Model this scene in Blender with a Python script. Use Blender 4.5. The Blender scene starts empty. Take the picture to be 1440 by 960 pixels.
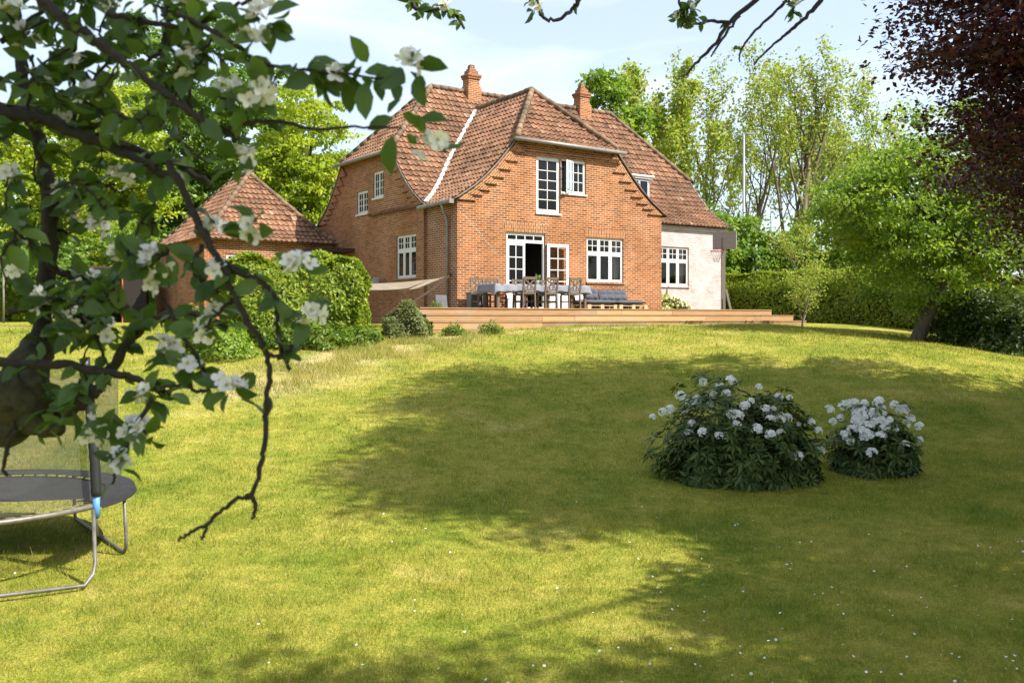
import bpy, bmesh, math, random
import numpy as np
from mathutils import Vector, Matrix, noise as mnoise
from mathutils.geometry import tessellate_polygon

R = math.radians
random.seed(7)
rng = np.random.default_rng(11)
scene = bpy.context.scene
col = scene.collection

# ------------------------------------------------------------------ camera, sky, sun, exposure
F = 1350.0          # focal length in photograph pixels (photo 1440 wide)
HZ = 447.0          # horizon row
CAMZ = 2.5
cam_d = bpy.data.cameras.new('camera')
cam = bpy.data.objects.new('camera', cam_d)
col.objects.link(cam)
cam.location = (0, 0, CAMZ)
cam.rotation_euler = (R(90), 0, 0)
cam_d.sensor_width = 36.0
cam_d.lens = F / 1440 * 36
cam_d.shift_y = -(480 - HZ) / 1440
cam_d.clip_end = 3000
cam_d.clip_start = 0.05
cam_d.dof.use_dof = True
cam_d.dof.focus_distance = 26.0
cam_d.dof.aperture_fstop = 7.0
scene.camera = cam

SUN = Vector((0.90, -0.44, 0)).normalized() * math.cos(R(48)) + Vector((0, 0, math.sin(R(48))))
world = bpy.data.worlds.new('World')
scene.world = world
world.use_nodes = True
wn = world.node_tree
wn.nodes.clear()
w_out = wn.nodes.new('ShaderNodeOutputWorld')
w_bg = wn.nodes.new('ShaderNodeBackground')
w_sky = wn.nodes.new('ShaderNodeTexSky')
w_sky.sky_type = 'NISHITA'
w_sky.sun_disc = False
w_sky.sun_elevation = R(48)
w_sky.sun_rotation = math.atan2(SUN.x, SUN.y)
w_sky.air_density = 1.0
w_sky.dust_density = 1.2
w_sky.ozone_density = 1.5
w_bg.inputs['Strength'].default_value = 0.112
tc = wn.nodes.new('ShaderNodeTexCoord')
mp = wn.nodes.new('ShaderNodeMapping')
mp.inputs['Scale'].default_value = (1.6, 1.6, 7.0)
mp.inputs['Location'].default_value = (0.4, 0.0, 0.3)
nz = wn.nodes.new('ShaderNodeTexNoise')
nz.inputs['Scale'].default_value = 2.4
nz.inputs['Detail'].default_value = 7
nz.inputs['Roughness'].default_value = 0.55
nz.inputs['Distortion'].default_value = 0.5
rp = wn.nodes.new('ShaderNodeValToRGB')
rp.color_ramp.elements[0].position = 0.42
rp.color_ramp.elements[0].color = (0.42, 0.42, 0.42, 1)
rp.color_ramp.elements[1].position = 0.70
rp.color_ramp.elements[1].color = (0.85, 0.85, 0.85, 1)
mx = wn.nodes.new('ShaderNodeMix')
mx.data_type = 'RGBA'
mx.inputs['B'].default_value = (4.9, 5.4, 6.2, 1)
wn.links.new(tc.outputs['Generated'], mp.inputs['Vector'])
wn.links.new(mp.outputs['Vector'], nz.inputs['Vector'])
wn.links.new(nz.outputs['Fac'], rp.inputs['Fac'])
wn.links.new(rp.outputs['Color'], mx.inputs['Factor'])
wn.links.new(w_sky.outputs['Color'], mx.inputs['A'])
wn.links.new(mx.outputs['Result'], w_bg.inputs['Color'])
wn.links.new(w_bg.outputs['Background'], w_out.inputs['Surface'])

sun_d = bpy.data.lights.new('sun', 'SUN')
sun_d.energy = 5.0
sun_d.angle = R(0.55)
sun_d.color = (1.0, 0.95, 0.87)
sun = bpy.data.objects.new('sun', sun_d)
col.objects.link(sun)
sun.rotation_euler = (-SUN).to_track_quat('-Z', 'Y').to_euler()
sun.location = (30, -15, 40)

scene.view_settings.view_transform = 'Standard'
scene.view_settings.look = 'None'
scene.view_settings.exposure = 1.1
scene.view_settings.gamma = 1.0
scene.render.engine = 'CYCLES'
scene.cycles.max_bounces = 6
scene.cycles.diffuse_bounces = 3
scene.cycles.transparent_max_bounces = 12
scene.cycles.use_denoising = True

# ------------------------------------------------------------------ helpers
def P(px, row, D):
    return Vector(((px - 720) / F * D, D, CAMZ + (HZ - row) / F * D))

def tag(o, label=None, cat=None, group=None, kind=None):
    if label: o['label'] = label
    if cat: o['category'] = cat
    if group: o['group'] = group
    if kind: o['kind'] = kind
    return o

def empty(name, loc, rz=0, parent=None):
    o = bpy.data.objects.new(name, None)
    col.objects.link(o)
    o.location = loc
    o.rotation_euler = (0, 0, rz)
    o.empty_display_size = 0.2
    if parent: o.parent = parent
    return o

def kids(o):
    return [c for c in bpy.data.objects if c.parent == o]

def copy_tree(o, parent=None):
    c = o.copy()
    col.objects.link(c)
    c.parent = parent
    for ch in kids(o):
        copy_tree(ch, c)
    return c

class MB:
    """collects faces, builds one mesh object"""
    def __init__(s):
        s.v = []; s.f = []; s.uv = {}; s.mi = {}; s.T = None
    def add(s, p):
        s.v.append(tuple(s.T(*p)) if s.T else tuple(p)); return len(s.v) - 1
    def face(s, pts, uv=None, mi=0):
        i = [s.add(p) for p in pts]
        s.f.append(i)
        if uv: s.uv[len(s.f) - 1] = uv
        if mi: s.mi[len(s.f) - 1] = mi
    def box(s, x0, x1, y0, y1, z0, z1, mi=0):
        b = [s.add(p) for p in ((x0,y0,z0),(x1,y0,z0),(x1,y1,z0),(x0,y1,z0),(x0,y0,z1),(x1,y0,z1),(x1,y1,z1),(x0,y1,z1))]
        for q in ((0,3,2,1),(4,5,6,7),(0,1,5,4),(1,2,6,5),(2,3,7,6),(3,0,4,7)):
            s.f.append([b[k] for k in q])
            if mi: s.mi[len(s.f) - 1] = mi
    def bar(s, a, b, w, h, up=(0,0,1)):
        a = Vector(a); b = Vector(b); d = (b - a).normalized()
        x = d.cross(Vector(up))
        if x.length < 1e-4: x = d.cross(Vector((1,0,0)))
        x.normalize(); y = x.cross(d)
        idx = []
        for c in (a, b):
            for sx, sy in ((-1,-1),(1,-1),(1,1),(-1,1)):
                idx.append(s.add(c + x * (sx * w / 2) + y * (sy * h / 2)))
        for q in ((0,1,2,3),(7,6,5,4),(0,4,5,1),(1,5,6,2),(2,6,7,3),(3,7,4,0)):
            s.f.append([idx[k] for k in q])
    def tube(s, pts, rad, n=8, caps=True):
        pts = [Vector(p) for p in pts]
        if not hasattr(rad, '__len__'): rad = [rad] * len(pts)
        ref = None; rings = []
        for i, p in enumerate(pts):
            t = (pts[min(i+1, len(pts)-1)] - pts[max(i-1, 0)])
            if t.length < 1e-9: t = Vector((0,0,1))
            t.normalize()
            if ref is None:
                ref = t.orthogonal().normalized()
            else:
                ref = ref - t * ref.dot(t)
                if ref.length < 1e-5: ref = t.orthogonal()
                ref.normalize()
            b = t.cross(ref)
            rings.append([s.add(p + (ref * math.cos(2*math.pi*k/n) + b * math.sin(2*math.pi*k/n)) * rad[i]) for k in range(n)])
        for i in range(len(rings) - 1):
            for k in range(n):
                s.f.append([rings[i][k], rings[i][(k+1) % n], rings[i+1][(k+1) % n], rings[i+1][k]])
        if caps:
            s.f.append(rings[0][::-1]); s.f.append(rings[-1])
    def lathe(s, prof, c=(0,0,0), n=16):
        rings = []
        for r, z in prof:
            rings.append([s.add((c[0] + r*math.cos(2*math.pi*k/n), c[1] + r*math.sin(2*math.pi*k/n), c[2] + z)) for k in range(n)])
        for i in range(len(rings) - 1):
            for k in range(n):
                s.f.append([rings[i][k], rings[i][(k+1) % n], rings[i+1][(k+1) % n], rings[i+1][k]])
        s.f.append(rings[0][::-1]); s.f.append(rings[-1])
    def build(s, name, mats, parent=None, smooth=False, bevel=0, tints=None):
        me = bpy.data.meshes.new(name)
        me.from_pydata(s.v, [], s.f)
        if not isinstance(mats, (list, tuple)): mats = [mats]
        for m in mats: me.materials.append(m)
        uvl = me.uv_layers.new(name='UVMap')
        V = s.v
        for p in me.polygons:
            cu = s.uv.get(p.index)
            if p.index in s.mi: p.material_index = s.mi[p.index]
            if smooth: p.use_smooth = True
            n = p.normal
            for k, li in enumerate(p.loop_indices):
                x, y, z = V[me.loops[li].vertex_index]
                if cu: uvl.data[li].uv = cu[k]
                elif abs(n.z) > .72: uvl.data[li].uv = (x, y)
                elif abs(n.x) > abs(n.y): uvl.data[li].uv = (y, z)
                else: uvl.data[li].uv = (x, z)
        if tints is not None:
            a = me.attributes.new('tint', 'FLOAT', 'FACE')
            a.data.foreach_set('value', np.asarray(tints, dtype=np.float32))
        o = bpy.data.objects.new(name, me)
        col.objects.link(o)
        if parent: o.parent = parent
        if bevel:
            b = o.modifiers.new('bevel', 'BEVEL'); b.width = bevel; b.segments = 2; b.limit_method = 'ANGLE'
        return o

def np_mesh(name, verts, faces, mat, parent=None, tint=None, smooth=False):
    """verts (N,3), faces (M,k) as arrays"""
    me = bpy.data.meshes.new(name)
    verts = np.ascontiguousarray(verts, dtype=np.float32); faces = np.ascontiguousarray(faces, dtype=np.int32)
    M, k = faces.shape
    me.vertices.add(len(verts)); me.vertices.foreach_set('co', verts.ravel())
    me.loops.add(M * k); me.loops.foreach_set('vertex_index', faces.ravel())
    me.polygons.add(M)
    me.polygons.foreach_set('loop_start', np.arange(0, M * k, k, dtype=np.int32))
    me.polygons.foreach_set('loop_total', np.full(M, k, dtype=np.int32))
    if smooth: me.polygons.foreach_set('use_smooth', np.ones(M, dtype=bool))
    for m in (mat if isinstance(mat, (list, tuple)) else [mat]): me.materials.append(m)
    if tint is not None:
        a = me.attributes.new('tint', 'FLOAT', 'FACE')
        a.data.foreach_set('value', np.ascontiguousarray(tint, dtype=np.float32))
    me.update(calc_edges=True)
    me.validate()
    o = bpy.data.objects.new(name, me)
    col.objects.link(o)
    if parent: o.parent = parent
    return o

def unit(a):
    return a / np.maximum(np.linalg.norm(a, axis=-1, keepdims=True), 1e-9)

def frames(normal, along=None):
    """rotation matrices: local z = normal, local y ~ along"""
    n = unit(normal)
    if along is None: along = rng.normal(size=n.shape)
    y = unit(along - n * np.sum(along * n, -1, keepdims=True))
    x = np.cross(y, n)
    return np.stack([x, y, n], axis=-1)       # columns

LEAF = (np.array([(0,0,0), (-.32,.42,.07), (0,1,-.03), (.32,.42,.07)], float), np.array([(0,1,2),(0,2,3)]))
LEAF_LONG = (np.array([(0,0,0), (-.15,.5,.04), (0,1,-.08), (.15,.5,.04)], float), np.array([(0,1,2),(0,2,3)]))
LEAF_OVAL = (np.array([(0,0,0), (-.17,.18,.05), (-.27,.46,.12), (-.19,.76,.05), (0,1,-.14), (.19,.76,.02), (.27,.46,.09), (.17,.18,.05), (0,.5,0.02)], float),
             np.array([(0,8,2,1),(8,4,3,2),(0,7,6,8),(8,6,5,4)]))

def scatter(name, tmpl, pos, rot, size, mat, parent=None, tint=None, smooth=False):
    tv, tf = tmpl
    n = len(pos)
    if not hasattr(size, '__len__'): size = np.full(n, size)
    v = np.einsum('nij,kj->nki', rot, tv) * np.asarray(size)[:, None, None] + pos[:, None, :]
    f = tf[None] + (np.arange(n) * len(tv))[:, None, None]
    if tint is None: tint = rng.random(n)
    return np_mesh(name, v.reshape(-1, 3), f.reshape(-1, tf.shape[1]), mat, parent, np.repeat(tint, len(tf)), smooth)

# ------------------------------------------------------------------ materials
def new_mat(name):
    m = bpy.data.materials.new(name); m.use_nodes = True
    nt = m.node_tree
    return m, nt, nt.nodes['Principled BSDF'], nt.nodes['Material Output']

def nd(nt, t, **kw):
    n = nt.nodes.new(t)
    for k, v in kw.items():
        if hasattr(n, k) and not k[0].isupper(): setattr(n, k, v)
        else: n.inputs[k].default_value = v
    return n

def ramp(nt, src, stops):
    r = nt.nodes.new('ShaderNodeValToRGB')
    while len(r.color_ramp.elements) < len(stops): r.color_ramp.elements.new(0.5)
    for e, (p, c) in zip(r.color_ramp.elements, stops):
        e.position = p; e.color = (*c, 1)
    nt.links.new(src, r.inputs['Fac'])
    return r.outputs['Color']

def mixc(nt, fac, a, b, blend='MIX'):
    m = nt.nodes.new('ShaderNodeMix'); m.data_type = 'RGBA'; m.blend_type = blend
    for s, k in ((fac, 'Factor'), (a, 'A'), (b, 'B')):
        if hasattr(s, 'default_value') or hasattr(s, 'links'): nt.links.new(s, m.inputs[k])
        elif isinstance(s, (int, float)): m.inputs[k].default_value = s
        else: m.inputs[k].default_value = (*s, 1)
    return m.outputs['Result']

def noise_out(nt, scale, detail=4, rough=.5, coord='Object', stretch=None):
    t = nt.nodes.new('ShaderNodeTexCoord')
    src = t.outputs[coord]
    if stretch:
        mpn = nt.nodes.new('ShaderNodeMapping'); mpn.inputs['Scale'].default_value = stretch
        nt.links.new(src, mpn.inputs['Vector']); src = mpn.outputs['Vector']
    n = nt.nodes.new('ShaderNodeTexNoise')
    n.inputs['Scale'].default_value = scale; n.inputs['Detail'].default_value = detail; n.inputs['Roughness'].default_value = rough
    nt.links.new(src, n.inputs['Vector'])
    return n.outputs['Fac']

def bump(nt, bsdf, h, dist=.01, strength=.5):
    b = nt.nodes.new('ShaderNodeBump'); b.inputs['Distance'].default_value = dist; b.inputs['Strength'].default_value = strength
    nt.links.new(h, b.inputs['Height']); nt.links.new(b.outputs['Normal'], bsdf.inputs['Normal'])

def plain(name, c, rough=.6, c2=None, scale=8, metal=0, spec=.4, stretch=None, bmp=0):
    m, nt, b, o = new_mat(name)
    b.inputs['Roughness'].default_value = rough; b.inputs['Metallic'].default_value = metal
    b.inputs['Specular IOR Level'].default_value = spec
    c2 = c2 or tuple(x * .72 for x in c)
    f = noise_out(nt, scale, 5, .6, stretch=stretch)
    nt.links.new(ramp(nt, f, [(.3, c2), (.68, c)]), b.inputs['Base Color'])
    if bmp: bump(nt, b, f, bmp)
    return m

def leaf_mat(name, c1, c2, c3=None, trans=.4, rough=.45, spec=.35, tmul=1.5):
    m, nt, b, o = new_mat(name)
    a = nt.nodes.new('ShaderNodeAttribute'); a.attribute_name = 'tint'
    stops = [(0, c1), (1, c2)] if c3 is None else [(0, c1), (.6, c2), (1, c3)]
    c = ramp(nt, a.outputs['Fac'], stops)
    nt.links.new(c, b.inputs['Base Color'])
    b.inputs['Roughness'].default_value = rough; b.inputs['Specular IOR Level'].default_value = spec
    t = nt.nodes.new('ShaderNodeBsdfTranslucent')
    tcx = mixc(nt, 1.0, c, (tmul, tmul * 1.02, tmul * .7), 'MULTIPLY')
    nt.links.new(tcx, t.inputs['Color'])
    ms = nt.nodes.new('ShaderNodeMixShader'); ms.inputs['Fac'].default_value = trans
    nt.links.new(b.outputs['BSDF'], ms.inputs[1]); nt.links.new(t.outputs['BSDF'], ms.inputs[2])
    nt.links.new(ms.outputs['Shader'], o.inputs['Surface'])
    return m

def brick_mat(name, c1, c2, mortar, blot, blot2=None, wash=None, rot=False):
    m, nt, b, o = new_mat(name)
    uv = nt.nodes.new('ShaderNodeUVMap'); uv.uv_map = 'UVMap'
    src = uv.outputs['UV']
    if rot:
        mm = nt.nodes.new('ShaderNodeMapping'); mm.inputs['Rotation'].default_value = (0, 0, R(90))
        nt.links.new(src, mm.inputs['Vector']); src = mm.outputs['Vector']
    br = nt.nodes.new('ShaderNodeTexBrick')
    br.inputs['Scale'].default_value = 1.0
    br.inputs['Brick Width'].default_value = .235
    br.inputs['Row Height'].default_value = .072
    br.inputs['Mortar Size'].default_value = .0105
    br.inputs['Mortar Smooth'].default_value = .15
    br.inputs['Bias'].default_value = -.1
    br.inputs['Color1'].default_value = (*c1, 1); br.inputs['Color2'].default_value = (*c2, 1)
    br.inputs['Mortar'].default_value = (*mortar, 1)
    nt.links.new(src, br.inputs['Vector'])
    f = noise_out(nt, .55, 6, .62)
    c = mixc(nt, ramp(nt, f, [(.38, (0,0,0)), (.62, (1,1,1))]), br.outputs['Color'], blot, 'MULTIPLY')
    f2 = noise_out(nt, 5, 4, .6)
    c = mixc(nt, ramp(nt, f2, [(.3, (.0,.0,.0)), (.75, (.55,.55,.55))]), c, (.72, .66, .6), 'MULTIPLY')
    if wash:
        w = noise_out(nt, wash[1], 7, .68)
        c = mixc(nt, ramp(nt, w, wash[2]), c, wash[0])
    nt.links.new(c, b.inputs['Base Color'])
    b.inputs['Roughness'].default_value = .9; b.inputs['Specular IOR Level'].default_value = .15
    inv = nt.nodes.new('ShaderNodeMath'); inv.operation = 'SUBTRACT'; inv.inputs[0].default_value = 1
    nt.links.new(br.outputs['Fac'], inv.inputs[1])
    bump(nt, b, inv.outputs[0], .006, .6)
    return m

M = {}
M['brick'] = brick_mat('red_brick', (.385,.130,.043), (.155,.05,.02), (.50,.385,.25), (.76,.68,.58), wash=((.48,.39,.29), .8, [(.60,(0,0,0)),(.80,(.35,.35,.35))]))
M['brick_side'] = brick_mat('red_brick_pale_mortar', (.30,.11,.05), (.19,.065,.033), (.52,.42,.32), (.75,.66,.6),
                            wash=((.46,.40,.33), .9, [(.56,(0,0,0)),(.74,(.55,.55,.55))]))
M['brick_gable'] = brick_mat('weathered_brick', (.36,.14,.056), (.165,.06,.027), (.40,.31,.21), (.80,.70,.62))
M['brick_rot'] = brick_mat('brick_on_end', (.37,.135,.046), (.175,.06,.024), (.50,.385,.25), (.8,.74,.64), rot=True)
M['brick_white'] = brick_mat('whitewashed_brick', (.40,.335,.30), (.25,.17,.145), (.50,.47,.45), (.92,.88,.85),
                             wash=((.50,.485,.48), 1.6, [(.32,(.12,.12,.12)),(.62,(.72,.72,.72))]))

def tile_mat(name, stops):
    m, nt, b, o = new_mat(name)
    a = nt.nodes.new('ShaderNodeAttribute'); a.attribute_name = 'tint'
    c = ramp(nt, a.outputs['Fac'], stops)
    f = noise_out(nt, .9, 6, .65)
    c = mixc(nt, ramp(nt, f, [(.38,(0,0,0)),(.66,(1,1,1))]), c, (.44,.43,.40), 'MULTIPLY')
    f2 = noise_out(nt, 14, 4, .7)
    c = mixc(nt, ramp(nt, f2, [(.50,(0,0,0)),(.70,(.55,.55,.55))]), c, (.30,.25,.16))
    nt.links.new(c, b.inputs['Base Color'])
    b.inputs['Roughness'].default_value = .8; b.inputs['Specular IOR Level'].default_value = .25
    bump(nt, b, f2, .004, .5)
    return m
M['tile'] = tile_mat('clay_pantile', [(0,(.105,.052,.031)), (.4,(.225,.106,.058)), (.75,(.295,.145,.08)), (1,(.39,.25,.16))])
M['ridge'] = tile_mat('ridge_clay', [(0,(.13,.085,.055)), (1,(.24,.15,.09))])
M['white'] = plain('white_paint', (.62,.61,.58), .45, (.54,.53,.50), 3)
M['flash'] = plain('white_mortar', (.80,.78,.74), .8, (.62,.58,.52), 6)
M['zinc'] = plain('zinc', (.26,.25,.22), .5, (.17,.165,.15), 5, metal=.3)
M['dark_zinc'] = plain('dark_lead', (.20,.17,.14), .6, (.12,.10,.085), 5)
M['deck'] = plain('deck_pine', (.44,.275,.125), .7, (.30,.165,.07), 5, stretch=(.5,3,14))
m_ = M['deck']; nt = m_.node_tree; b_ = nt.nodes['Principled BSDF']; src_ = b_.inputs['Base Color'].links[0].from_socket
g_ = nt.nodes.new('ShaderNodeNewGeometry')
c_ = mixc(nt, 1.0, src_, ramp(nt, g_.outputs['Random Per Island'], [(0, (.52,.53,.58)), (.5, (.9,.88,.85)), (1, (1.22,1.2,1.15))]), 'MULTIPLY')
f_ = noise_out(nt, 1.6, 6, .65)
c_ = mixc(nt, ramp(nt, f_, [(.45,(0,0,0)),(.75,(.6,.6,.6))]), c_, (.30,.25,.18))
nt.links.new(c_, b_.inputs['Base Color'])
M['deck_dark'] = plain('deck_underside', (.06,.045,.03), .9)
M['oak'] = plain('weathered_chair_wood', (.14,.105,.075), .6, (.085,.06,.042), 10)
M['pallet'] = plain('pallet_pine', (.48,.37,.22), .8, (.34,.25,.14), 9)
M['cushion'] = plain('charcoal_fabric', (.075,.08,.095), .9, (.05,.053,.065), 30)
M['cloth'] = plain('grey_tablecloth', (.20,.205,.23), .85, (.15,.155,.175), 4)
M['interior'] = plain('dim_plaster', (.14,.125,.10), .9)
M['curtain'] = plain('pale_curtain', (.42,.42,.40), .9, (.33,.33,.31), 4)
M['dark_wood'] = plain('dark_wood', (.05,.03,.02), .6)
M['greybox'] = plain('grey_green_metal', (.16,.17,.14), .6)
M['slate'] = plain('slate_board', (.10,.105,.125), .7)
M['board'] = plain('weathered_board', (.30,.275,.25), .8, (.23,.21,.19), 7, stretch=(1,1,8))
M['post'] = plain('weathered_post', (.20,.175,.14), .85, (.13,.115,.09), 8, stretch=(6,6,.6))
M['red_metal'] = plain('red_metal', (.45,.06,.04), .5)
M['cord'] = plain('net_cord', (.28,.25,.23), .8)
M['pole'] = plain('galvanised_pole', (.30,.315,.33), .5, (.24,.25,.27), 3, metal=.2)
M['steel'] = plain('galvanised_steel', (.20,.185,.155), .5, (.10,.092,.075), 9, metal=.35)
M['mat'] = plain('trampoline_mat', (.03,.029,.03), .75, (.018,.018,.02), 6, spec=.2)
M['foam'] = plain('black_foam', (.018,.018,.02), .45, spec=.5)
M['blue'] = plain('blue_sleeve', (.10,.28,.62), .5)
M['spring'] = plain('rusty_spring', (.45,.36,.2), .5, metal=.4)
M['sail'] = plain('beige_sailcloth', (.185,.15,.105), .85, (.15,.12,.085), 3)
M['bark'] = plain('grey_bark', (.115,.092,.065), .9, (.06,.048,.033), 14, stretch=(1,1,.3), bmp=.02)
M['bark_pale'] = plain('pale_bark', (.17,.135,.09), .9, (.09,.07,.045), 6, stretch=(1,1,.3))
M['bark_apple'] = plain('apple_bark', (.030,.023,.016), .9, (.013,.010,.007), 60, bmp=.006)
M['moss'] = plain('mossy_bark', (.05,.048,.014), .95, (.018,.015,.008), 45, bmp=.012)
M['core'] = plain('hedge_inner_shade', (.022,.024,.01), 1)
M['terracotta'] = plain('terracotta', (.35,.14,.07), .8)
M['green_glaze'] = plain('green_glaze', (.12,.30,.16), .35)
M['tan'] = plain('tan_ceramic', (.55,.38,.2), .5)
M['shed'] = plain('brown_shed_boards', (.024,.018,.013), .85, (.014,.011,.008), 6, stretch=(8,8,.5))
M['black'] = plain('black_plastic', (.02,.02,.02), .5)
M['stem'] = plain('shrub_stem', (.12,.085,.05), .9)

m, nt, b, o = new_mat('window_glass_dark'); M['glass'] = m
b.inputs['Base Color'].default_value = (.012,.013,.014,1); b.inputs['Roughness'].default_value = .03; b.inputs['Specular IOR Level'].default_value = .16
bump(nt, b, noise_out(nt, 1.2, 1), .01, .25)
m, nt, b, o = new_mat('clear_glass'); M['clear'] = m
g = nd(nt, 'ShaderNodeBsdfGlossy', Roughness=.03); t = nt.nodes.new('ShaderNodeBsdfTransparent')
fr = nd(nt, 'ShaderNodeFresnel', IOR=1.45); ms = nt.nodes.new('ShaderNodeMixShader')
nt.links.new(fr.outputs[0], ms.inputs['Fac']); nt.links.new(t.outputs[0], ms.inputs[1]); nt.links.new(g.outputs[0], ms.inputs[2])
nt.links.new(ms.outputs[0], o.inputs['Surface'])
m, nt, b, o = new_mat('enclosure_net'); M['net'] = m
t = nt.nodes.new('ShaderNodeBsdfTransparent'); ms = nt.nodes.new('ShaderNodeMixShader')
b.inputs['Base Color'].default_value = (.05,.05,.045,1); b.inputs['Roughness'].default_value = .8
ms.inputs['Fac'].default_value = .36
nt.links.new(t.outputs[0], ms.inputs[1]); nt.links.new(b.outputs[0], ms.inputs[2]); nt.links.new(ms.outputs[0], o.inputs['Surface'])

M['lf_lime'] = leaf_mat('lime_leaves', (.16,.235,.016), (.27,.33,.022), (.38,.39,.035), .45, tmul=1.7)
M['lf_green'] = leaf_mat('green_leaves', (.08,.15,.016), (.165,.245,.024), (.27,.335,.034), .45, tmul=1.7)
M['lf_mid'] = leaf_mat('mid_green_leaves', (.07,.135,.02), (.13,.21,.026), (.20,.28,.034), .42, tmul=1.6)
M['lf_bud'] = leaf_mat('young_leaves', (.17,.25,.03), (.26,.32,.045), (.32,.27,.06), .45, tmul=1.6)
M['lf_beech'] = leaf_mat('copper_leaves', (.038,.014,.020), (.070,.022,.030), (.14,.030,.032), .25, .35, .5)
M['lf_hedge'] = leaf_mat('hedge_leaves', (.10,.165,.014), (.20,.265,.022), (.31,.34,.034), .4, .45, .3, tmul=1.5)
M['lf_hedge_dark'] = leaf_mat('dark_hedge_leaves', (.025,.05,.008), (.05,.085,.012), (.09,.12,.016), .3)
M['lf_rhodo'] = leaf_mat('rhododendron_leaves', (.028,.052,.012), (.06,.095,.02), (.10,.14,.03), .2, .5, .25)
M['lf_apple'] = leaf_mat('apple_leaves', (.036,.075,.012), (.062,.115,.017), (.095,.155,.028), .45, .4, .4, tmul=1.6)
M['lf_lav'] = leaf_mat('grey_green_leaves', (.09,.12,.035), (.16,.185,.06), (.25,.25,.09), .3)
M['lf_herb'] = leaf_mat('fresh_herb_leaves', (.06,.12,.01), (.12,.18,.015), (.17,.22,.025), .4, tmul=1.6)
M['petal'] = leaf_mat('white_petals', (.74,.72,.72), (.82,.81,.80), None, .35, .6, .2, 1.0)
M['floret'] = leaf_mat('white_florets', (.78,.78,.80), (.85,.85,.85), None, .3, .6, .2, 1.0)
M['cream'] = leaf_mat('cream_florets', (.55,.48,.28), (.68,.60,.42), None, .3, .6, .2, 1.0)
M['stamen'] = plain('yellow_stamens', (.42,.40,.14), .7)

# ------------------------------------------------------------------ terrain
_yy = np.array([-40, 0, 6, 10, 12.5, 15, 17.5, 20, 22, 24, 27, 30, 40, 100, 700], float)
_zz = np.array([0, 0, 0, .11, .31, .62, 1.01, 1.42, 1.73, 1.99, 2.21, 2.3, 2.33, 2.36, 2.4])
_ty = np.arange(-40, 700, .25)
_tz = np.interp(_ty, _yy, _zz)
_k = np.hanning(13); _k /= _k.sum()
_tz = np.convolve(np.pad(_tz, 6, mode='edge'), _k, mode='valid')
def T(x, y):
    x = np.asarray(x, float); y = np.asarray(y, float)
    z = np.interp(y, _ty, _tz)
    fall = .10 * np.clip(x - 8, 0, 12) * np.clip((35 - y) / 8, 0, 1) * np.clip((y - 12) / 6, 0, 1)
    z = z - fall
    z = z + .022 * np.sin(x * .9 + y * .55) * np.sin(y * .8 - x * .3 + 1) + .012 * np.sin(x * 2.3 + 1.7 * y)
    return z
def Tz(x, y): return float(T(x, y))

def dryness(x, y):
    """worn strawy ground on the bank below the left hedge and along the foot of the deck"""
    x = np.asarray(x, float); y = np.asarray(y, float)
    d = np.zeros_like(x)
    segs = [((-5.0, 18.4), (-3.3, 22.0), .95), ((-3.3, 22.0), (-1.6, 24.6), .85), ((-1.6, 24.4), (8.5, 31.2), .32)]
    for a, b2, w in segs:
        a = np.array(a); b2 = np.array(b2); ab = b2 - a
        t = np.clip(((x - a[0]) * ab[0] + (y - a[1]) * ab[1]) / (ab @ ab), 0, 1)
        dist = np.hypot(x - a[0] - t * ab[0], y - a[1] - t * ab[1])
        d = np.maximum(d, np.exp(-(dist / w) ** 2))
    return 1.25 * d * (.55 + .45 * np.sin(x * 3.1 + 1.3 * np.sin(y * 2.7)) * np.sin(y * 2.9 + x))

def lawn_color(nt, src_dry):
    g = nt.nodes.new('ShaderNodeNewGeometry')
    def nz(scale, d, r=.55):
        n = nt.nodes.new('ShaderNodeTexNoise'); n.inputs['Scale'].default_value = scale; n.inputs['Detail'].default_value = d; n.inputs['Roughness'].default_value = r
        nt.links.new(g.outputs['Position'], n.inputs['Vector']); return n.outputs['Fac']
    c = ramp(nt, nz(.75, 8, .66), [(.28, (.150,.200,.019)), (.44, (.260,.265,.036)), (.58, (.365,.322,.058)), (.74, (.48,.39,.13))])
    c = mixc(nt, ramp(nt, nz(5.5, 5, .7), [(.38,(0,0,0)),(.66,(1,1,1))]), c, (.66,.78,.58), 'MULTIPLY')
    return mixc(nt, src_dry, c, (.52,.41,.21))

m, nt, b, o = new_mat('lawn_ground'); M['lawn'] = m
a = nt.nodes.new('ShaderNodeAttribute'); a.attribute_name = 'dry'
c = lawn_color(nt, a.outputs['Fac'])
g = nt.nodes.new('ShaderNodeNewGeometry')
fine = nt.nodes.new('ShaderNodeTexNoise'); fine.inputs['Scale'].default_value = 42; fine.inputs['Detail'].default_value = 5
nt.links.new(g.outputs['Position'], fine.inputs['Vector'])
c = mixc(nt, ramp(nt, fine.outputs['Fac'], [(.35,(.8,.8,.8)),(.62,(0,0,0))]), c, (.5,.5,.42), 'MULTIPLY')
nt.links.new(c, b.inputs['Base Color'])
b.inputs['Roughness'].default_value = .95; b.inputs['Specular IOR Level'].default_value = .1
bump(nt, b, fine.outputs['Fac'], .03, .8)

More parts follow.
